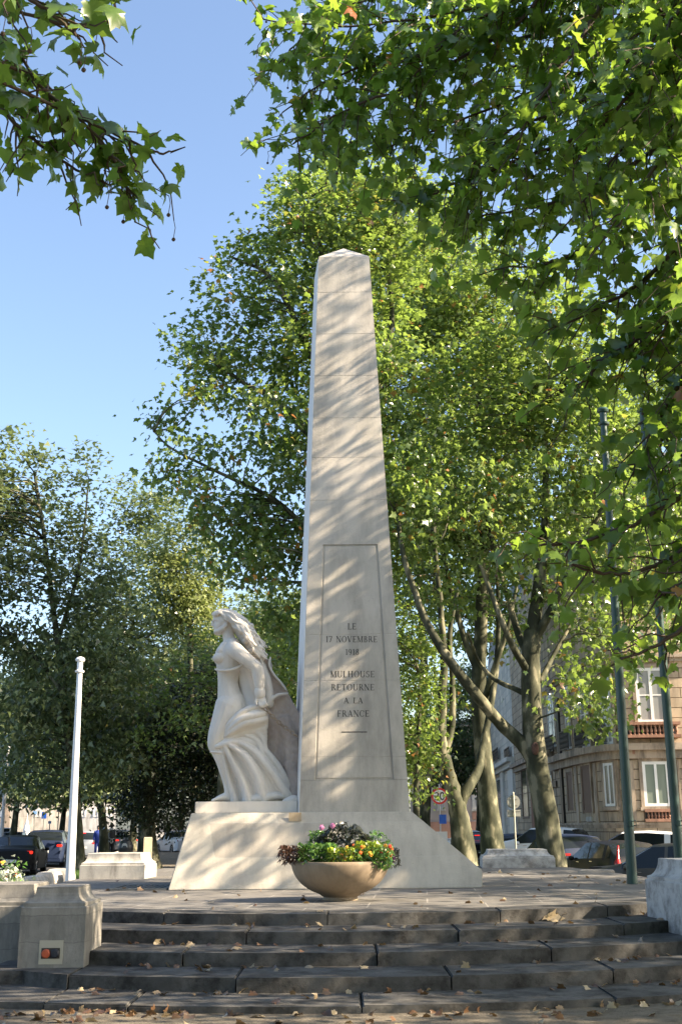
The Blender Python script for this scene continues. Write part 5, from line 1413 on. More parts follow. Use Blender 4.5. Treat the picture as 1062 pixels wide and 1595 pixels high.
car_at('white car ahead of the silver hatchback near the slim trunk', 140, 1296, 84, ZL, 4.3, 1.78, 1.5, 'hatch', P_white, group=CL)
car_at('silver car parked far off behind the litter bin', 181, 1294, 92, ZL, 4.3, 1.78, 1.55, 'hatch', P_silver, heading=HD + R(160), group=CL)
car_at('pale grey car with a red tail light far behind the litter bin', 200, 1295, 86, ZL, 4.3, 1.78, 1.5, 'hatch', P_grey, lit=True, group=CL)
car_at('silver parked car seen through the gap left of the obelisk base', 277, 1296, 80, ZL, 4.4, 1.8, 1.5, 'sedan', P_silver, heading=HD + R(20), group=CL)
car_at('white parked car beyond the gap between yew and obelisk base', 290, 1290, 92, ZL, 4.4, 1.8, 1.55, 'hatch', P_white, heading=HD + R(30), group=CL)
car_at('black hatchback with tall red tail lights parked behind the low kerb stone', 948, 1345, 37.5, ZR, 4.25, 1.78, 1.44, 'hatch', P_black, tall_lamp=True, group=CR, heading=R(14))
car_at('taupe grey hatchback dotted with fallen leaves behind the right green pole', 1040, 1350, 29.0, ZR, 4.1, 1.75, 1.48, 'hatch', P_taupe, heading=R(52), group=CR)
car_at('long white estate car parked beyond the black hatchback', 986, 1320, 45, ZR + .05, 4.6, 1.8, 1.62, 'wagon', P_white, heading=R(62), group=CR)
car_at('dark navy people carrier seen just right of the leaning trunk', 870, 1325, 43, ZR, 4.3, 1.8, 1.60, 'wagon', P_navy, heading=R(14), group=CR)
car_at('white car with black mirror parked left of the leaning trunk', 843, 1315, 51, -.22, 4.2, 1.78, 1.68, 'suv', P_white, heading=R(58), group=CR)
car_at('black saloon with lit brake lights between the forked and straight trunks', 737, 1305, 62, ZR + .1, 4.5, 1.8, 1.45, 'sedan', P_black, lit=True, brake3=True, group=CR, heading=R(6))
car_at('dark blue car beside the back of the round road sign', 792, 1308, 60, ZR, 4.3, 1.8, 1.5, 'hatch', P_navy, group=CR, heading=R(8))
car_at('white car roof beyond the black saloon with brake lights', 724, 1290, 76, ZR + .1, 4.4, 1.8, 1.5, 'hatch', P_white, group=CR, heading=R(5))
car_at('red and white service vehicle roof behind the leaning trunk', 872, 1295, 54, ZR, 4.4, 1.85, 1.75, 'wagon', P_white, group=CR, heading=R(20))

# ------------------------------------------------------------------ people
def person(label, px, Y, h, shirt, trousers, skin, hair, facing, backpack=None, arms='down'):
    b0 = at_y(px, 1325, Y); b0.z = 0
    t = thing('person', label, 'person', tuple(b0), facing)
    u = h / 1.75
    b = MB()
    def ch(pts): 
        q = spline([[x * u, y * u, z * u, r_ * u] for x, y, z, r_ in pts], 4); b.tube(q[:, :3], q[:, 3], 10, caps=2, ref=(0, 1, 0))
    b.ball((0, 0, 1.635 * u), (.075 * u, .09 * u, .11 * u), 12, 10); b.ball((0, -.09 * u, 1.62 * u), (.015 * u, .02 * u, .02 * u), 8, 6)
    ch([(0, .01, 1.42, .058), (0, .0, 1.55, .052)])
    for s in (1, -1):
        b.ball((s * .075 * u, 0, 1.62 * u), (.014 * u, .025 * u, .035 * u), 8, 6)
        ch([(s * .17, .01, 1.40, .055), (s * .215, .03, 1.15, .042), (s * .23, -.03, .93, .034)])
        ch([(s * .23, -.035, .92, .034), (s * .23, -.05, .85, .036), (s * .225, -.06, .78, .018)])
        ch([(s * .205, -.055, .88, .014), (s * .19, -.085, .83, .012)])
        ch([(s * .09, 0, .90, .095), (s * .10, -.01, .5, .065), (s * .10, .02, .10, .045)])
        ch([(s * .10, .05, .05, .042), (s * .115, -.12, .04, .036)])
    q = spline([[0, 0, .86 * u, .16 * u], [0, 0, 1.05 * u, .145 * u], [0, 0, 1.28 * u, .175 * u], [0, .01, 1.42 * u, .12 * u]], 4); b.tube(q[:, :3], q[:, 3], 14, flat=q[:, 3] * .66, caps=2)
    remesh(b, 'body', skin, .014, t, 2)
    c = MB(); b = c
    q = spline([[0, 0, .84 * u, .18 * u], [0, 0, 1.05 * u, .165 * u], [0, 0, 1.28 * u, .195 * u], [0, .01, 1.43 * u, .13 * u]], 4); b.tube(q[:, :3], q[:, 3], 14, flat=q[:, 3] * .70, caps=2)
    for s in (1, -1): ch([(s * .165, .01, 1.40, .068), (s * .21, .03, 1.18, .056)] + ([(s * .228, -.02, .96, .05)] if arms == 'long' else []))
    remesh(c, 'shirt', shirt, .016, t, 2)
    c = MB(); b = c
    for s in (1, -1): ch([(s * .08, 0, .92, .115), (s * .10, -.01, .5, .083), (s * .10, .02, .09, .066)])
    remesh(c, 'trousers', trousers, .016, t, 2)
    MB().ball((0, .015 * u, 1.665 * u), (.085 * u, .095 * u, .098 * u), 14, 10).ball((0, .05 * u, 1.60 * u), (.08 * u, .06 * u, .09 * u), 12, 8).build('hair', hair, t, smooth=True)
    for s in (1, -1): 
        o = MB().box((-.045, -.17, 0), (.045, .09, .075), .02).build('shoe', M['trim'], t); o.location = (s * .105 * u, 0, 0)
    if backpack:
        MB().box((-.15 * u, .11 * u, 1.0 * u), (.15 * u, .27 * u, 1.42 * u), .05).box((-.11 * u, .26 * u, 1.03 * u), (.11 * u, .31 * u, 1.22 * u), .02).build('backpack', backpack, t, angle=50)
    return t
skin = plain('skin', (.42, .26, .18), .6); hair_d = plain('dark_hair', (.02, .014, .01), .6)
person('person in bright blue work clothes standing left of the slim trunk', 152, 66, 1.72, plain('blue_overall_top', (.02, .05, .30), .8), plain('blue_overall', (.02, .045, .25), .8), skin, hair_d, R(20), arms='long')
person('person in pale shirt and dark trousers with dark backpack right of the slim trunk', 172.5, 62, 1.84, plain('pale_shirt', (.55, .55, .54), .8), plain('black_trousers', (.012, .012, .014), .8), plain('skin_dark', (.16, .09, .06), .6), hair_d, R(-150), plain('dark_backpack', (.03, .032, .04), .7))

# ------------------------------------------------------------------ street furniture
b0 = at_y(196, 1332, 45); b0.z = 0
t = thing('litter_bin', 'dark grey rounded litter bin with a light slot behind the left stone block', 'litter bin', tuple(b0))
W_ = 22.5 / ppm(196, 1310, 45) / 2; Hh = at_y(196, 1308, 45).z
MB().lathe([(W_ * .86, .05), (W_ * .95, .07), (W_, Hh * .72), (W_ * 1.03, Hh * .73), (W_ * 1.03, Hh * .80), (W_ * .96, Hh * .84), (W_ * .80, Hh * .95), (W_ * .4, Hh), (0, Hh * 1.01)], 28).build('drum', plain('bin_grey', (.055, .058, .062), .5, .3), t, angle=35)
MB().lathe([(W_ * .7, 0), (W_ * .8, .01), (W_ * .8, .05), (W_ * .7, .06)], 24).build('foot', M['trim'], t)
mb = MB()
mb.add([(x * W_, -W_ * 1.02 * math.sqrt(max(0, 1 - x * x * .9)) - .012, z * Hh) for x, z in ((-.4, .76), (.4, .76), (.36, .84), (.2, .89), (-.2, .89), (-.36, .84))], [(0, 1, 2, 3, 4, 5)])
mb.build('slot', plain('slot_light', (.5, .5, .5), .4), t)
b0 = at_y(230, 1332, 40); b0.z = 0
t = thing('stone_post', 'weathered pale square stone post beside the litter bin', 'post', tuple(b0), R(12))
w2 = 13 / ppm(230, 1310, 40) / 2; Hh = at_y(230, 1304, 40).z
pier_mesh(w2 * 2, w2 * 1.8, Hh, [(0, 0), (0, Hh - .03), (.02, Hh)]).build('shaft', stone('post_stone', (.46, .36, .24), (.55, .46, .33), (.25, .2, .14), 3, .6, .02), t)
pier_mesh(w2 * 2.2, w2 * 2.0, .06, [(0, 0), (0, .05), (.01, .06)]).build('foot', M['pier'], t)
# low concrete blocks and kerb stone
def block(label, px0, px1, py0, py1, Y, dep, m, rz=0, z0=None, name='concrete_block'):
    a, c = at_y(px0, py1, Y), at_y(px1, py0, Y)
    zz = 0 if z0 is None else z0
    w = c.x - a.x
    o = pier_mesh(w, dep, c.z - zz, [(0, 0), (0, (c.z - zz) * .75), (.03, (c.z - zz) * .93), (.07, c.z - zz)]).build(name, m)
    o.location = ((a.x + c.x) / 2, Y + dep / 2, zz); o.rotation_euler = (0, 0, rz)
    auto_smooth(o, 30)
    return tag(o, label, 'stone block')
block('low grey concrete block behind the left wall, nearest the red flowers', 28, 62, 1366, 1380, 21, .8, M['pier'], z0=0)
block('grey concrete block next to the foot of the white flagpole', 52, 84, 1359, 1380, 24, .9, M['pier'], z0=0)
block('long low grey concrete block left of the white flagpole base', 70, 108, 1354, 1374, 27, .7, M['pier'], z0=0)
block('worn rounded kerb stone on the right edge of the platform before the black hatchback', 906, 962, 1355, 1372, 25.4, .6, M['pierj'], R(-12), z0=.3)
# edging of the grass
gl = [at_z(116, 1358, .0), at_z(147, 1358, 0), at_z(152, 1338, 0), at_z(124, 1338, 0)]
def grass(name, poly, n, h, lab):
    r = np.random.default_rng(int(n)); P = []
    xs_, ys_ = [p[0] for p in poly], [p[1] for p in poly]
    def inside(x, y):
        c = False
        for i in range(len(poly)):
            (x1, y1), (x2, y2) = poly[i], poly[i - 1]
            if (y1 > y) != (y2 > y) and x < (x2 - x1) * (y - y1) / (y2 - y1) + x1: c = not c
        return c
    while len(P) < n:
        x, y = r.uniform(min(xs_), max(xs_)), r.uniform(min(ys_), max(ys_))
        if inside(x, y): P.append((x, y))
    P = np.array(P); a = r.uniform(0, 6.28, n); w = .012; hh = h * r.uniform(.5, 1.2, n); ln = r.normal(0, .35, (n, 2)) * hh[:, None]
    V = np.zeros((n, 3, 3)); dx = np.stack([np.cos(a), np.sin(a)], 1) * w
    V[:, 0, :2] = P - dx; V[:, 1, :2] = P + dx; V[:, 2, :2] = P + ln; V[:, 2, 2] = hh; V[:, :2, 2] = .0
    mb = MB().add(V.reshape(-1, 3), [(i * 3, i * 3 + 1, i * 3 + 2) for i in range(n)])
    nn = len(poly); mb.add([(x, y, .012) for x, y in poly], [tuple(range(nn))])
    return tag(mb.build(name, M['grass']), kind='stuff', label=lab, cat='grass')
grass('grass', [(-9.7, 34), (-7.8, 34), (-8.9, 49), (-10.9, 49)], 6000, .16, 'green grass strip at the foot of the left trees')
grass('grass', [(4.0, 31.2), (7.0, 31.2), (6.2, 46), (2.6, 46)], 9000, .12, 'green grass strip under the trunks on the right')
# low black rail on the right
t = thing('low_railing', 'low black tubular railing by the grass beneath the forked tree', 'railing', tuple(at_z(742, 1333, 0)))
k = Vector(t.location)
pts = [Vector((4.3, 40.5, .0)), Vector((5.3, 40.2, 0)), Vector((6.4, 39.8, 0))]
t.location = pts[0]
rl = MB()
for z in (.72, .42): rl.tube([p - pts[0] + Vector((0, 0, z)) for p in pts], .025, 8)
rl.build('rail', M['trim'], t)
for p in pts: 
    o = MB().tube([(0, 0, 0), (0, 0, .74)], .03, 8).build('post', M['trim'], t); o.location = p - pts[0]
# road signs
def disc(r, y, seg=28, th=.006): return MB().lathe([(0, 0), (r, 0), (r, th), (0, th)], seg).xform(Matrix.Translation((0, y, 0)) @ Matrix.Rotation(R(90), 4, 'X'))
Y = 52
c = at_y(684, 1240, Y); b0 = Vector((c.x, Y, 0))
t = thing('speed_sign', 'round white 30 speed limit sign with red ring, left of the forked trunk', 'road sign', tuple(b0), R(-4))
MB().tube([(0, 0, 0), (0, 0, c.z + .5)], .03, 8).build('post', plain('galvanised_steel', (.4, .41, .42), .4, .7), t)
rs = 12.5 / ppm(684, 1240, Y)
o = disc(rs, -.035).build('face', plain('sign_red', (.60, .03, .03), .4), t); o.location = (0, 0, c.z)
o2 = disc(rs * .76, -.043).build('centre', plain('sign_white', (.8, .8, .8), .4), o)
def digits(s, h, m, parent, name='numerals'):
    mb = MB()
    def arcs(cx, cy, rx, ry, a0, a1, w=.16):
        A = np.radians(np.linspace(a0, a1, 16)); pts = [((cx + rx * math.cos(a)) * h, 0, (cy + ry * math.sin(a)) * h) for a in A]
        for p, q in zip(pts[:-1], pts[1:]):
            d = np.array([q[0] - p[0], q[2] - p[2]]); d /= np.linalg.norm(d) + 1e-9; n_ = np.array([-d[1], d[0]]) * w * h / 2
            mb.add([(p[0] + n_[0], 0, p[2] + n_[1]), (p[0] - n_[0], 0, p[2] - n_[1]), (q[0] - n_[0], 0, q[2] - n_[1]), (q[0] + n_[0], 0, q[2] + n_[1])], [(0, 1, 2, 3)])
    x = -.36 * (len(s) - 1)
    for chh in s:
        if chh == '3': arcs(x, .22, .22, .23, 150, -90); arcs(x, -.24, .25, .25, 90, -150)
        if chh == '0': arcs(x, 0, .25, .47, 0, 360)
        if chh == '2': arcs(x, .2, .24, .25, 160, -30); arcs(x + .3, -.5, .55, .6, 132, 178, .15); arcs(x, -.42, .26, .001, 0, 180, .16)
        if chh == '6': arcs(x, -.2, .24, .26, 0, 360); arcs(x + .16, .0, .40, .46, 105, 195)
        x += .72
    return mb.build(name, m, parent)
o3 = digits('30', rs * .95, M['letter'], o2); o3.location = (0, -.0535, 0)
o = MB().box((-.16, -.03, -.2), (.16, -.02, .2)).build('plate', plain('sign_blue', (.02, .10, .45), .4), t); o.location = (.12, 0, c.z - 1.0)
o = MB().box((-.3, -.03, -.22), (.3, -.02, .22)).build('plate', plain('sign_plate', (.6, .6, .6), .4), t); o.location = (0, 0, c.z - 1.75)
Y = 47
c = at_y(799, 1249, Y); b0 = Vector((c.x, Y, ZR))
galv = plain('sign_back_grey', (.24, .245, .22), .5, .5)
t = thing('round_sign', 'grey back of a round road sign with a panel below, by the white house', 'road sign', tuple(b0), R(6))
zc_ = c.z - ZR; rs = 10.5 / ppm(799, 1249, Y)
MB().tube([(0, -.06, 0), (0, -.06, zc_ + .35)], .035, 8).build('post', plain('pale_post', (.42, .41, .34), .5, .3), t)
o = disc(rs, 0, th=.02).build('disc', galv, t); o.location = (0, 0, zc_)
o = MB().lathe([(rs * .86, 0), (rs * .94, 0), (rs * .94, .012), (rs * .86, .012)], 28).xform(Matrix.Rotation(R(90), 4, 'X')).build('rim_ridge', galv, t); o.location = (0, -.02, zc_)
for dz in (.12, -.12):
    o = MB().box((-rs * .6, -.055, -.02), (rs * .6, -.02, .02)).build('bracket', galv, t); o.location = (0, 0, zc_ + dz)
o = MB().box((-rs * 1.0, -.01, -.14), (rs * 1.0, .01, .14)).box((-rs, -.03, -.11), (rs, -.01, -.08)).box((-rs, -.03, .08), (rs, -.01, .11)).build('panel', galv, t); o.location = (0, 0, zc_ - rs - .18)
# signs and pale far things on the left
def far_sign(label, px, py, Y, w, h, m, z0=-.15):
    c = at_y(px, py, Y); k = ppm(px, py, Y)
    t = thing('street_sign', label, 'road sign', (c.x, Y, z0), 0, 'distant road signs on the left avenue')
    MB().tube([(0, .04, 0), (0, .04, c.z - z0 + h / k / 2)], .045, 8).build('post', galv, t)
    o = MB().box((-w / k / 2, -.015, -h / k / 2), (w / k / 2, .015, h / k / 2), .01).build('panel', m, t); o.location = (0, 0, c.z - z0)
blue = plain('sign_blue_bright', (.02, .12, .62), .4); pblue = plain('sign_pale_blue', (.25, .45, .75), .4)
far_sign('bright blue square road sign far down the left avenue', 69, 1270, 108, 7.5, 10, blue)
far_sign('pale blue road sign left of the bright blue one', 55, 1266, 112, 6.5, 5, pblue)
far_sign('small low blue road sign below the bright blue square', 78, 1281, 105, 5, 4, pblue)
far_sign('pale blue sign half hidden in leaves above the car queue', 92, 1262, 100, 6, 5, pblue)
t = thing('advert_column', 'white pointed tent-like kiosk far down the left avenue', 'kiosk', tuple(at_y(42, 1290, 120)[:2]) + (-.13,))
k = ppm(42, 1275, 120)
MB().lathe([(.0, 0), (5 / k, 0), (5 / k, 22 / k), (5.5 / k, 23 / k), (3 / k, 32 / k), (.5 / k, 40 / k), (.2 / k, 50 / k)], 12).build('canopy', plain('canvas_white', (.78, .78, .77), .7), t, angle=30)
MB().box((-6.5 / k, -3 / k, 0), (-5.2 / k, 2 / k, 14 / k)).build('side_panel', plain('canvas_white2', (.7, .7, .7), .7), t)
# flower bed at the left edge
def bedplant(label, px, py, Y, n, size, mat, fm, fn, seed, rx, rz_):
    r = np.random.default_rng(seed); c = at_y(px, py, Y)
    t = thing('bedding_plant', label, 'plant', (c.x, Y, .55), 0, 'bedding plants at the left edge')
    P = r.normal(0, 1, (n, 3)) * np.array([rx, .2, rz_]) + np.array([0, 0, c.z - .55])
    link('foliage', leaf_mesh('foliage', P, size, M[mat], r, 'mid', .2, .9, wide=.8), t)
    mb = MB()
    for i in range(12): p = P[i]; mb.tube([(p[0] * .4, p[1] * .4, 0), tuple(p)], [.006, .004], 5, caps=0)
    mb.build('stems', M['lf_green'], t)
    for i in range(fn):
        mb = MB()
        for k in range(9): mb.ball(r.normal(0, .014, 3), (.014, .010, .014), 7, 5)
        o = mb.build('flower', fm, t, smooth=True); o.location = P[r.integers(n)] * np.array([.8, 1, 1]) + np.array([.0, -.15, rz_ * .9])
    return t
M['lf_silver'] = leaf_mat('silver_leaf', (.16, .20, .15), (.28, .33, .26), (.45, .5, .42), (.3, .35, .2), .25)
MB_ = MB().box((-1.2, -.4, 0), (1.2, .4, .56), .03).build('flower_trough', M['pier'])
MB_.location = at_y(-25, 1400, 15.6); MB_.location.z = 0
tag(MB_, 'grey stone flower trough behind the low wall at the left edge', 'flower trough')
bedplant('silvery leaved bedding plant at the left edge of the photo', 8, 1372, 15.5, 420, .075, 'lf_silver', M['fl_yell'], 1, 71, .12, .11)
bedplant('green bedding plant with a red geranium bloom at the left edge', 17, 1364, 15.7, 160, .065, 'lf_green', M['fl_red'], 2, 72, .09, .08)

# ------------------------------------------------------------------ houses on the right
def wall_mat(name, c1, c2, mort, bw=.95, rh=.42, dirt=(.12, .10, .08), da=.5):
    m = stone(name, c1, c2, dirt, 1.0, da, .01, pit=.1)
    nt = m.node_tree; b = nt.nodes['Principled BSDF']
    uv = N(nt, 'ShaderNodeUVMap', uv_map='UVMap')
    br = N(nt, 'ShaderNodeTexBrick'); br.inputs['Scale'].default_value = 1; br.inputs['Brick Width'].default_value = bw; br.inputs['Row Height'].default_value = rh
    br.inputs['Mortar Size'].default_value = .022; br.inputs['Mortar Smooth'].default_value = .5
    br.inputs['Color1'].default_value = (.75, .75, .75, 1); br.inputs['Color2'].default_value = (1.1, 1.05, 1, 1); br.inputs['Mortar'].default_value = (*mort, 1)
    nt.links.new(uv.outputs[0], br.inputs['Vector'])
    old = b.inputs['Base Color'].links[0].from_socket
    nt.links.new(mix(nt, 1.0, old, br.outputs['Color'], 'MULTIPLY'), b.inputs['Base Color'])
    bp = bump(nt, b, br.outputs['Fac'], .8, .03); bp.invert = True
    return m
M['sand'] = wall_mat('rusticated_sandstone', (.44, .36, .26), (.53, .44, .33), (.30, .26, .22))
M['sandtrim'] = stone('sandstone_trim', (.36, .29, .22), (.45, .37, .285), (.12, .10, .08), 1.4, .8, .01)
M['redstone'] = stone('red_sandstone', (.30, .16, .11), (.37, .21, .15), (.12, .08, .06), 1.6, .6, .01)
M['brownshut'] = plain('brown_shutter', (.16, .105, .075), .7); M['wframe'] = plain('white_window_frame', (.78, .78, .76), .4)
M['iron'] = plain('black_iron', (.012, .012, .013), .5)
def wglass(name, c):
    m, nt, b = node_mat(name); b.inputs['Base Color'].default_value = (*c, 1); b.inputs['Roughness'].default_value = .08; b.inputs['Specular IOR Level'].default_value = .6
    return m
M['wg_green'] = wglass('window_glass_blind', (.20, .24, .20)); M['wg_dark'] = wglass('window_glass_dark', (.03, .035, .035)); M['wg_grey'] = wglass('window_glass_curtain', (.30, .31, .31))
class Facade:
    """a house front following a plan polyline, right to left as seen, z from 0 up"""
    def __init__(s, name, label, pts, h, m, back, group='houses along the right street'):
        s.P = [Vector((p[0], p[1])) for p in pts]; s.h = h
        c = s.P[0]
        s.o = Vector((c.x, c.y, ZR)); s.t = thing(name, label, 'house', tuple(s.o), 0, group)
        mb = MB(); V, F, UV = [], [], []; u = 0
        for a, b in zip(s.P[:-1], s.P[1:]):
            l = (b - a).length; k = len(V)
            V += [(a.x, a.y, ZR), (b.x, b.y, ZR), (b.x, b.y, h), (a.x, a.y, h)]; F.append((k + 3, k + 2, k + 1, k))
            UV.append([(u, h), (u + l, h), (u + l, ZR), (u, ZR)]); u += l
        e, a = s.P[-1], s.P[0]
        k = len(V)
        bk = [Vector(q) for q in back]
        ring = [e] + bk + [a]
        for p, q in zip(ring[:-1], ring[1:]):
            k = len(V); l = (q - p).length
            V += [(p.x, p.y, ZR), (q.x, q.y, ZR), (q.x, q.y, h), (p.x, p.y, h)]; F.append((k + 3, k + 2, k + 1, k)); UV.append([(0, h), (l, h), (l, ZR), (0, ZR)])
        me = mb.add(np.array(V) - np.array(s.o), F).mesh('wall', m)
        uvl = me.uv_layers.new(name='UVMap'); i = 0
        for uvs in UV:
            for q in uvs: uvl.data[i].uv = q; i += 1
        link('wall', me, s.t)
        top = [(p.x, p.y) for p in s.P] + [(q.x, q.y) for q in bk]
        cx = sum(p[0] for p in top) / len(top); cy = sum(p[1] for p in top) / len(top)
        n = len(top)
        rf = MB().add([(x - s.o.x, y - s.o.y, h - ZR) for x, y in top] + [(x * .75 + cx * .25 - s.o.x, y * .75 + cy * .25 - s.o.y, h - ZR + 2.2) for x, y in top],
                      [(i, (i + 1) % n, n + (i + 1) % n, n + i) for i in range(n)] + [tuple(range(n, 2 * n))])
        rf.build('roof', plain('slate_roof', (.09, .095, .105), .7), s.t)
    def seg_at(s, px, py):
        d = Vector(ray(px, py)); best = None
        for a, b in zip(s.P[:-1], s.P[1:]):
            e = b - a; den = d.x * e.y - d.y * e.x
            if abs(den) < 1e-9: continue
            tt = (a.x * e.y - a.y * e.x) / den; w = (d.x * tt - a.x) * e.x + (d.y * tt - a.y) * e.y
            w /= e.length_squared
            if tt > 0 and -.02 <= w <= 1.02 and (best is None or tt < best[0]): best = (tt, a, b)
        return best
    def hit(s, px, py, a, b):
        d = Vector(ray(px, py)); e = b - a; den = d.x * e.y - d.y * e.x
        tt = (a.x * e.y - a.y * e.x) / den
        p = Vector((d.x * tt, d.y * tt)); return (p - a).dot(e.normalized()), CAMH + d.z * tt
    def frame(s, px0, px1, py0, py1):
        g = s.seg_at((px0 + px1) / 2, (py0 + py1) / 2)
        if g is None: return None
        _, a, b = g
        u0, u1 = s.hit(px0, (py0 + py1) / 2, a, b)[0], s.hit(px1, (py0 + py1) / 2, a, b)[0]
        z0, z1 = s.hit((px0 + px1) / 2, py1, a, b)[1], s.hit((px0 + px1) / 2, py0, a, b)[1]
        if u0 > u1: u0, u1 = u1, u0
        e = (b - a).normalized(); n = Vector((-e.y, e.x))      # outward: towards the viewer
        if n.dot(-a) < 0: n = -n
        # local frame: x along, y into the wall, z up
        m = Matrix(((e.x, -n.x, 0, a.x - s.o.x), (e.y, -n.y, 0, a.y - s.o.y), (0, 0, 1, -s.o.z), (0, 0, 0, 1)))
        if (e.x * -n.y - e.y * -n.x) < 0:
            m = Matrix(((-e.x, -n.x, 0, a.x - s.o.x), (-e.y, -n.y, 0, a.y - s.o.y), (0, 0, 1, -s.o.z), (0, 0, 0, 1))); u0, u1 = -u1, -u0
        return u0, u1, z0, z1, m
    def window(s, px0, px1, py0, py1, fm, gm, lights=2, bars=0, fw=.09, sill=True, name='window', sm=None):
        fr = s.frame(px0, px1, py0, py1)
        if fr is None: return
        u0, u1, z0, z1, m = fr
        sur = MB().box((u0 - .14, -.06, z0 - .02), (u0 - .003, .05, z1 + .16)).box((u1 + .003, -.06, z0 - .02), (u1 + .14, .05, z1 + .16)).box((u0 - .0025, -.058, z1 + .003), (u1 + .0025, .05, z1 + .158))
        mb = MB().box((u0, -.035, z0), (u0 + fw, .05, z1)).box((u1 - fw, -.035, z0), (u1, .05, z1)).box((u0 + fw, -.033, z1 - fw), (u1 - fw, .05, z1)).box((u0 + fw, -.033, z0), (u1 - fw, .05, z0 + fw))
        for i in range(1, lights):
            x = u0 + (u1 - u0) * i / lights; mb.box((x - fw * .45, -.031, z0 + fw), (x + fw * .45, .05, z1 - fw))
        for i in range(bars):
            z = z0 + (z1 - z0) * (i + 1) / (bars + 1); mb.box((u0 + fw, -.029, z - .025), (u1 - fw, .05, z + .025))
        o = mb.xform(m).build(name, fm, s.t)
        MB().box((u0 + fw * .5, -.012, z0 + fw * .5), (u1 - fw * .5, .04, z1 - fw * .5)).xform(m).build('pane', gm, o)
        if sill: sur.box((u0 - .2, -.14, z0 - .17), (u1 + .2, .05, z0 - .025))
        sur.xform(m).build('surround', sm or M['sandtrim'], o)
    def panel(s, px0, px1, py0, py1, m_, name, out=.06, dep=.05):
        fr = s.frame(px0, px1, py0, py1)
        if fr is None: return
        u0, u1, z0, z1, m = fr
        return MB().box((u0, -out, z0), (u1, dep, z1), min(.02, (u1 - u0) * .2)).xform(m).build(name, m_, s.t)
    def band(s, pxy, hh, out, m_, name):
        """horizontal moulding along the whole front at the height where (px, py) meets it"""
        g = s.seg_at(*pxy); z = s.hit(*pxy, g[1], g[2])[1]
        mb = MB()
        cx = sum((p for p in s.P), Vector((0, 0))) / len(s.P)
        def off(i, d):
            e = Vector((0, 0))
            for j in (i - 1, i):
                if 0 <= j < len(s.P) - 1:
                    q = (s.P[j + 1] - s.P[j]).normalized(); n = Vector((-q.y, q.x)); n = n if n.dot(-s.P[j]) > 0 else -n; e += n
            return s.P[i] + e.normalized() * d
        for d, z0, z1 in ((out * .5, z - hh, z - hh * .45), (out, z - hh * .45, z)):
            n = len(s.P); V, F = [], []
            for i in range(n):
                p, q = off(i, d), off(i, -.05)
                V += [(p.x, p.y, z0), (p.x, p.y, z1), (q.x, q.y, z1), (q.x, q.y, z0)]
            for i in range(n - 1):
                for k in range(4): F.append((i * 4 + k, i * 4 + (k + 1) % 4, i * 4 + 4 + (k + 1) % 4, i * 4 + 4 + k))
            F += [(0, 1, 2, 3), tuple((n - 1) * 4 + k for k in (3, 2, 1, 0))]
            mb.add(np.array(V) - np.array(s.o), F)
        return mb.build(name, m_, s.t)
    def balustrade(s, px0, px1, py0, py1, n, m_, name='balustrade', out=.12, posts=True):
        fr = s.frame(px0, px1, py0, py1)
        if fr is None: return
        u0, u1, z0, z1, m = fr
        mb = MB().box((u0 - .08, -out - .12, z1 - .12), (u1 + .08, .02, z1)).box((u0 - .08, -out - .10, z0), (u1 + .08, .02, z0 + .12))
        h = z1 - z0 - .24
        for i in range(n):
            x = u0 + (u1 - u0) * (i + .5) / n; r_ = min(.09, (u1 - u0) / n * .42)
            mb.lathe([(r_ * .8, 0), (r_ * .8, h * .08), (r_ * .45, h * .14), (r_, h * .38), (r_ * .5, h * .78), (r_ * .45, h * .84), (r_ * .8, h * .92), (r_ * .8, h)], 10, (x, -out, z0 + .12))
        o = mb.xform(m).build(name, m_, s.t); auto_smooth(o, 40)
        MB().box((u0 - .06, -.012, z0 + .08), (u1 + .06, .04, z1 - .1)).xform(m).build('recess', M['iron'], o)
    def railing(s, px0, px1, py0, py1):
        fr = s.frame(px0, px1, py0, py1)
        if fr is None: return
        u0, u1, z0, z1, m = fr
        mb = MB().box((u0, -.22, z1 - .05), (u1, -.16, z1)).box((u0, -.22, z0), (u1, -.16, z0 + .05))
        n = max(5, int((u1 - u0) / .09))
        for i in range(n + 1):
            x = u0 + (u1 - u0) * i / n; mb.box((x - .015, -.20, z0 + .05), (x + .015, -.18, z1 - .05))
        for i in range(n // 2):
            x = u0 + (u1 - u0) * (i * 2 + 1) / n
            for z in np.linspace(z0 + .2, z1 - .2, 3): mb.ball((x, -.19, z), (.06, .015, .10), 8, 5)
        mb.xform(m).build('iron_railing', M['iron'], s.t)
def plan(*q): return [tuple(at_y(x, 1290, y)[:2]) for x, y in q]
f = Facade('corner_house', 'weathered tan sandstone corner house with rounded front and white framed windows',
           plan((1240, 48), (1100, 48), (985, 48.2), (962, 48.7), (942, 49.6), (922, 51.2), (905, 53), (887, 55.5), (869, 58.5)), 16, M['sand'], [(17, 75), (38, 70), (38, 48)])
f.window(1001, 1042, 1186, 1256, M['wframe'], M['wg_green'], 2, fw=.12)
f.window(941, 957, 1188, 1256, M['wframe'], M['wg_dark'], 2, fw=.11)
f.window(907, 921, 1192, 1266, M['brownshut'], M['brownshut'], 1, 0, .12, False, 'blind_window')
f.window(884, 893, 1202, 1262, M['brownshut'], M['brownshut'], 1, 0, .12, False, 'blind_window')
f.window(990, 1036, 1040, 1126, M['wframe'], M['wg_grey'], 2, 1, .13)
f.window(936, 952, 1050, 1160, M['wframe'], M['wg_grey'], 2, 1, .11, False)
f.window(904, 917, 1060, 1165, M['wframe'], M['wg_grey'], 2, 1, .11, False)
f.window(880, 889, 1068, 1168, M['wframe'], M['wg_grey'], 2, 1, .11, False)
f.window(1070, 1105, 1186, 1256, M['wframe'], M['wg_green'], 2, fw=.12)
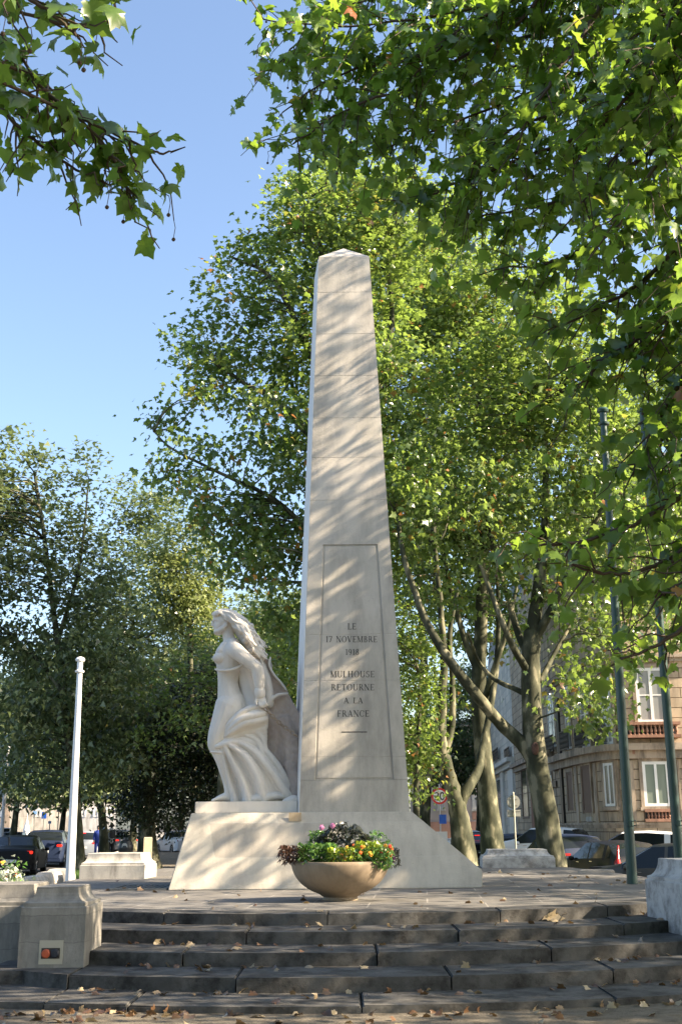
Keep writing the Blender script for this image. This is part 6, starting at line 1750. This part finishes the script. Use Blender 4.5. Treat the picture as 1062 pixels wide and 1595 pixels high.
f.band((1010, 1158), .62, .42, M['sandtrim'], 'cornice')
f.band((1010, 1281), .22, .10, M['sandtrim'], 'plinth_band')
f.band((1010, 1174), .16, .08, M['sandtrim'], 'string_course')
f.band((1010, 1020), .3, .25, M['sandtrim'], 'string_course')
f.balustrade(974, 1052, 1126, 1150, 12, M['redstone'], out=.5)
f.balustrade(1006, 1044, 1260, 1280, 7, M['redstone'], out=.06)
f.railing(930, 948, 1128, 1160); f.railing(900, 917, 1130, 1163); f.railing(877, 890, 1138, 1168)
for a in ((981, 988, 1184, 1280), (961, 966, 1183, 1280), (897, 901, 1188, 1284), (926, 931, 1188, 1284), (1049, 1053, 1184, 1280), (1056, 1060, 1184, 1280)): f.panel(*a, M['sandtrim'], 'pilaster')
for a in ((982, 988, 1168, 1176), (953, 960, 1168, 1178), (926, 932, 1172, 1182)): f.panel(*a, M['redstone'], 'bracket', .2)
f.panel(913.5, 922.5, 1272, 1280, M['pier'], 'notice_plate', .05)
f.panel(872, 875.5, 1085, 1284, M['iron'], 'downpipe', .10)
f2 = Facade('terrace_house', 'dark shaded brown house front behind the leaning trunk', plan((868.5, 58.6), (838, 64), (806, 73.5)), 15, M['sandtrim'].copy() if False else M['sand'], [(13, 92), (17.5, 75.5)])
f2.window(853, 866, 1080, 1165, M['wframe'], M['wg_grey'], 2, 1, .11, False); f2.railing(853, 867, 1146, 1172)
f2.window(851, 861, 1208, 1262, M['wframe'], M['wg_grey'], 2, 1, .12, False)
f2.window(813, 822, 1196, 1275, M['brownshut'], M['wg_dark'], 1, 1, .12, False)
f2.band((850, 1172), .5, .35, M['sandtrim'], 'cornice'); f2.panel(827, 831, 1185, 1290, M['redstone'], 'pilaster')
pl_ = f2.panel(855, 868, 1217, 1227, M['iron'], 'number_plate', .09)
fr = f2.frame(855, 868, 1217, 1227)
dg = digits('23', (fr[3] - fr[2]) * .62, M['wframe'], pl_); dg.matrix_local = fr[4] @ Matrix.Translation(((fr[0] + fr[1]) / 2, -.095, (fr[2] + fr[3]) / 2))
M['palewall'] = wall_mat('pale_painted_stone', (.60, .58, .52), (.68, .66, .60), (.6, .6, .58), 1.2, .5, (.3, .28, .24), .35)
M['paletrim'] = stone('pale_trim', (.62, .60, .54), (.70, .68, .62), (.35, .33, .29), 2, .4, .01)
f3 = Facade('pale_house', 'pale whitish stone house with tall narrow window between the trunks', plan((805.5, 74), (770, 92)), 14, M['palewall'], [(14, 110), (14.5, 93)])
f3.window(774, 781, 1211, 1290, M['paletrim'], M['wg_grey'], 1, 0, .15, False)
f3.band((788, 1186), .6, .5, M['paletrim'], 'cornice'); f3.railing(770, 779, 1167, 1185); f3.railing(789, 797, 1165, 1182)
for a in ((783, 787, 1198, 1300), (795, 803, 1198, 1300)): f3.panel(*a, M['paletrim'], 'pilaster', .15)
M['pinkwall'] = wall_mat('cream_render', (.66, .57, .50), (.74, .65, .57), (.9, .9, .9), 4, 2, (.5, .42, .36), .2)
f4 = Facade('cream_house', 'sunlit cream house with salmon base seen through the forked trunk', plan((768, 112), (640, 114)), 9.5, M['pinkwall'], [(at_y(640, 1290, 125)[0], 125), (at_y(768, 1290, 125)[0], 125)])
M['salmon'] = stone('salmon_stone', (.50, .28, .20), (.58, .35, .26), (.3, .2, .15), 1, .4, .01)
f4.window(737, 746, 1238, 1260, M['paletrim'], M['wg_grey'], 1, 0, .2, sm=M['paletrim']); f4.window(716, 725, 1170, 1192, M['salmon'], M['wg_dark'], 1, 0, .2); f4.window(733, 742, 1170, 1192, M['salmon'], M['wg_dark'], 1, 0, .2)
f4.window(683, 690, 1238, 1260, M['paletrim'], M['wg_grey'], 1, 0, .2, sm=M['paletrim'])
f4.panel(641, 767, 1280, 1312, M['salmon'], 'plinth', .12); f4.panel(735, 750, 1265, 1276, M['salmon'], 'apron', .08)
for px, w_, Y_, h, c, lab in ((60, 200, 150, 9, (.62, .60, .55), 'low pale building closing the far end of the left avenue'), (150, 60, 132, 7, (.72, .72, .70), 'white building glimpsed beside the slim trunk'), (-30, 90, 128, 10, (.45, .36, .28), 'tan building at the far left edge of the avenue')):
    fx = Facade('far_building', lab, plan((px + w_ / 2, Y_), (px - w_ / 2, Y_)), h, wall_mat('far_wall', c, [q * 1.1 for q in c], (.9, .9, .9), 3, 1.5), [(at_y(px - w_ / 2, 1290, Y_ + 12)[0], Y_ + 12), (at_y(px + w_ / 2, 1290, Y_ + 12)[0], Y_ + 12)], 'buildings beyond the left avenue')
    for q in range(3):
        x = px - w_ / 2 + w_ * (q + .5) / 3; fx.window(x - 2.5, x + 2.5, 1262, 1272, M['wframe'], M['wg_dark'], 1, 0, .12, False, sm=M['wframe'])
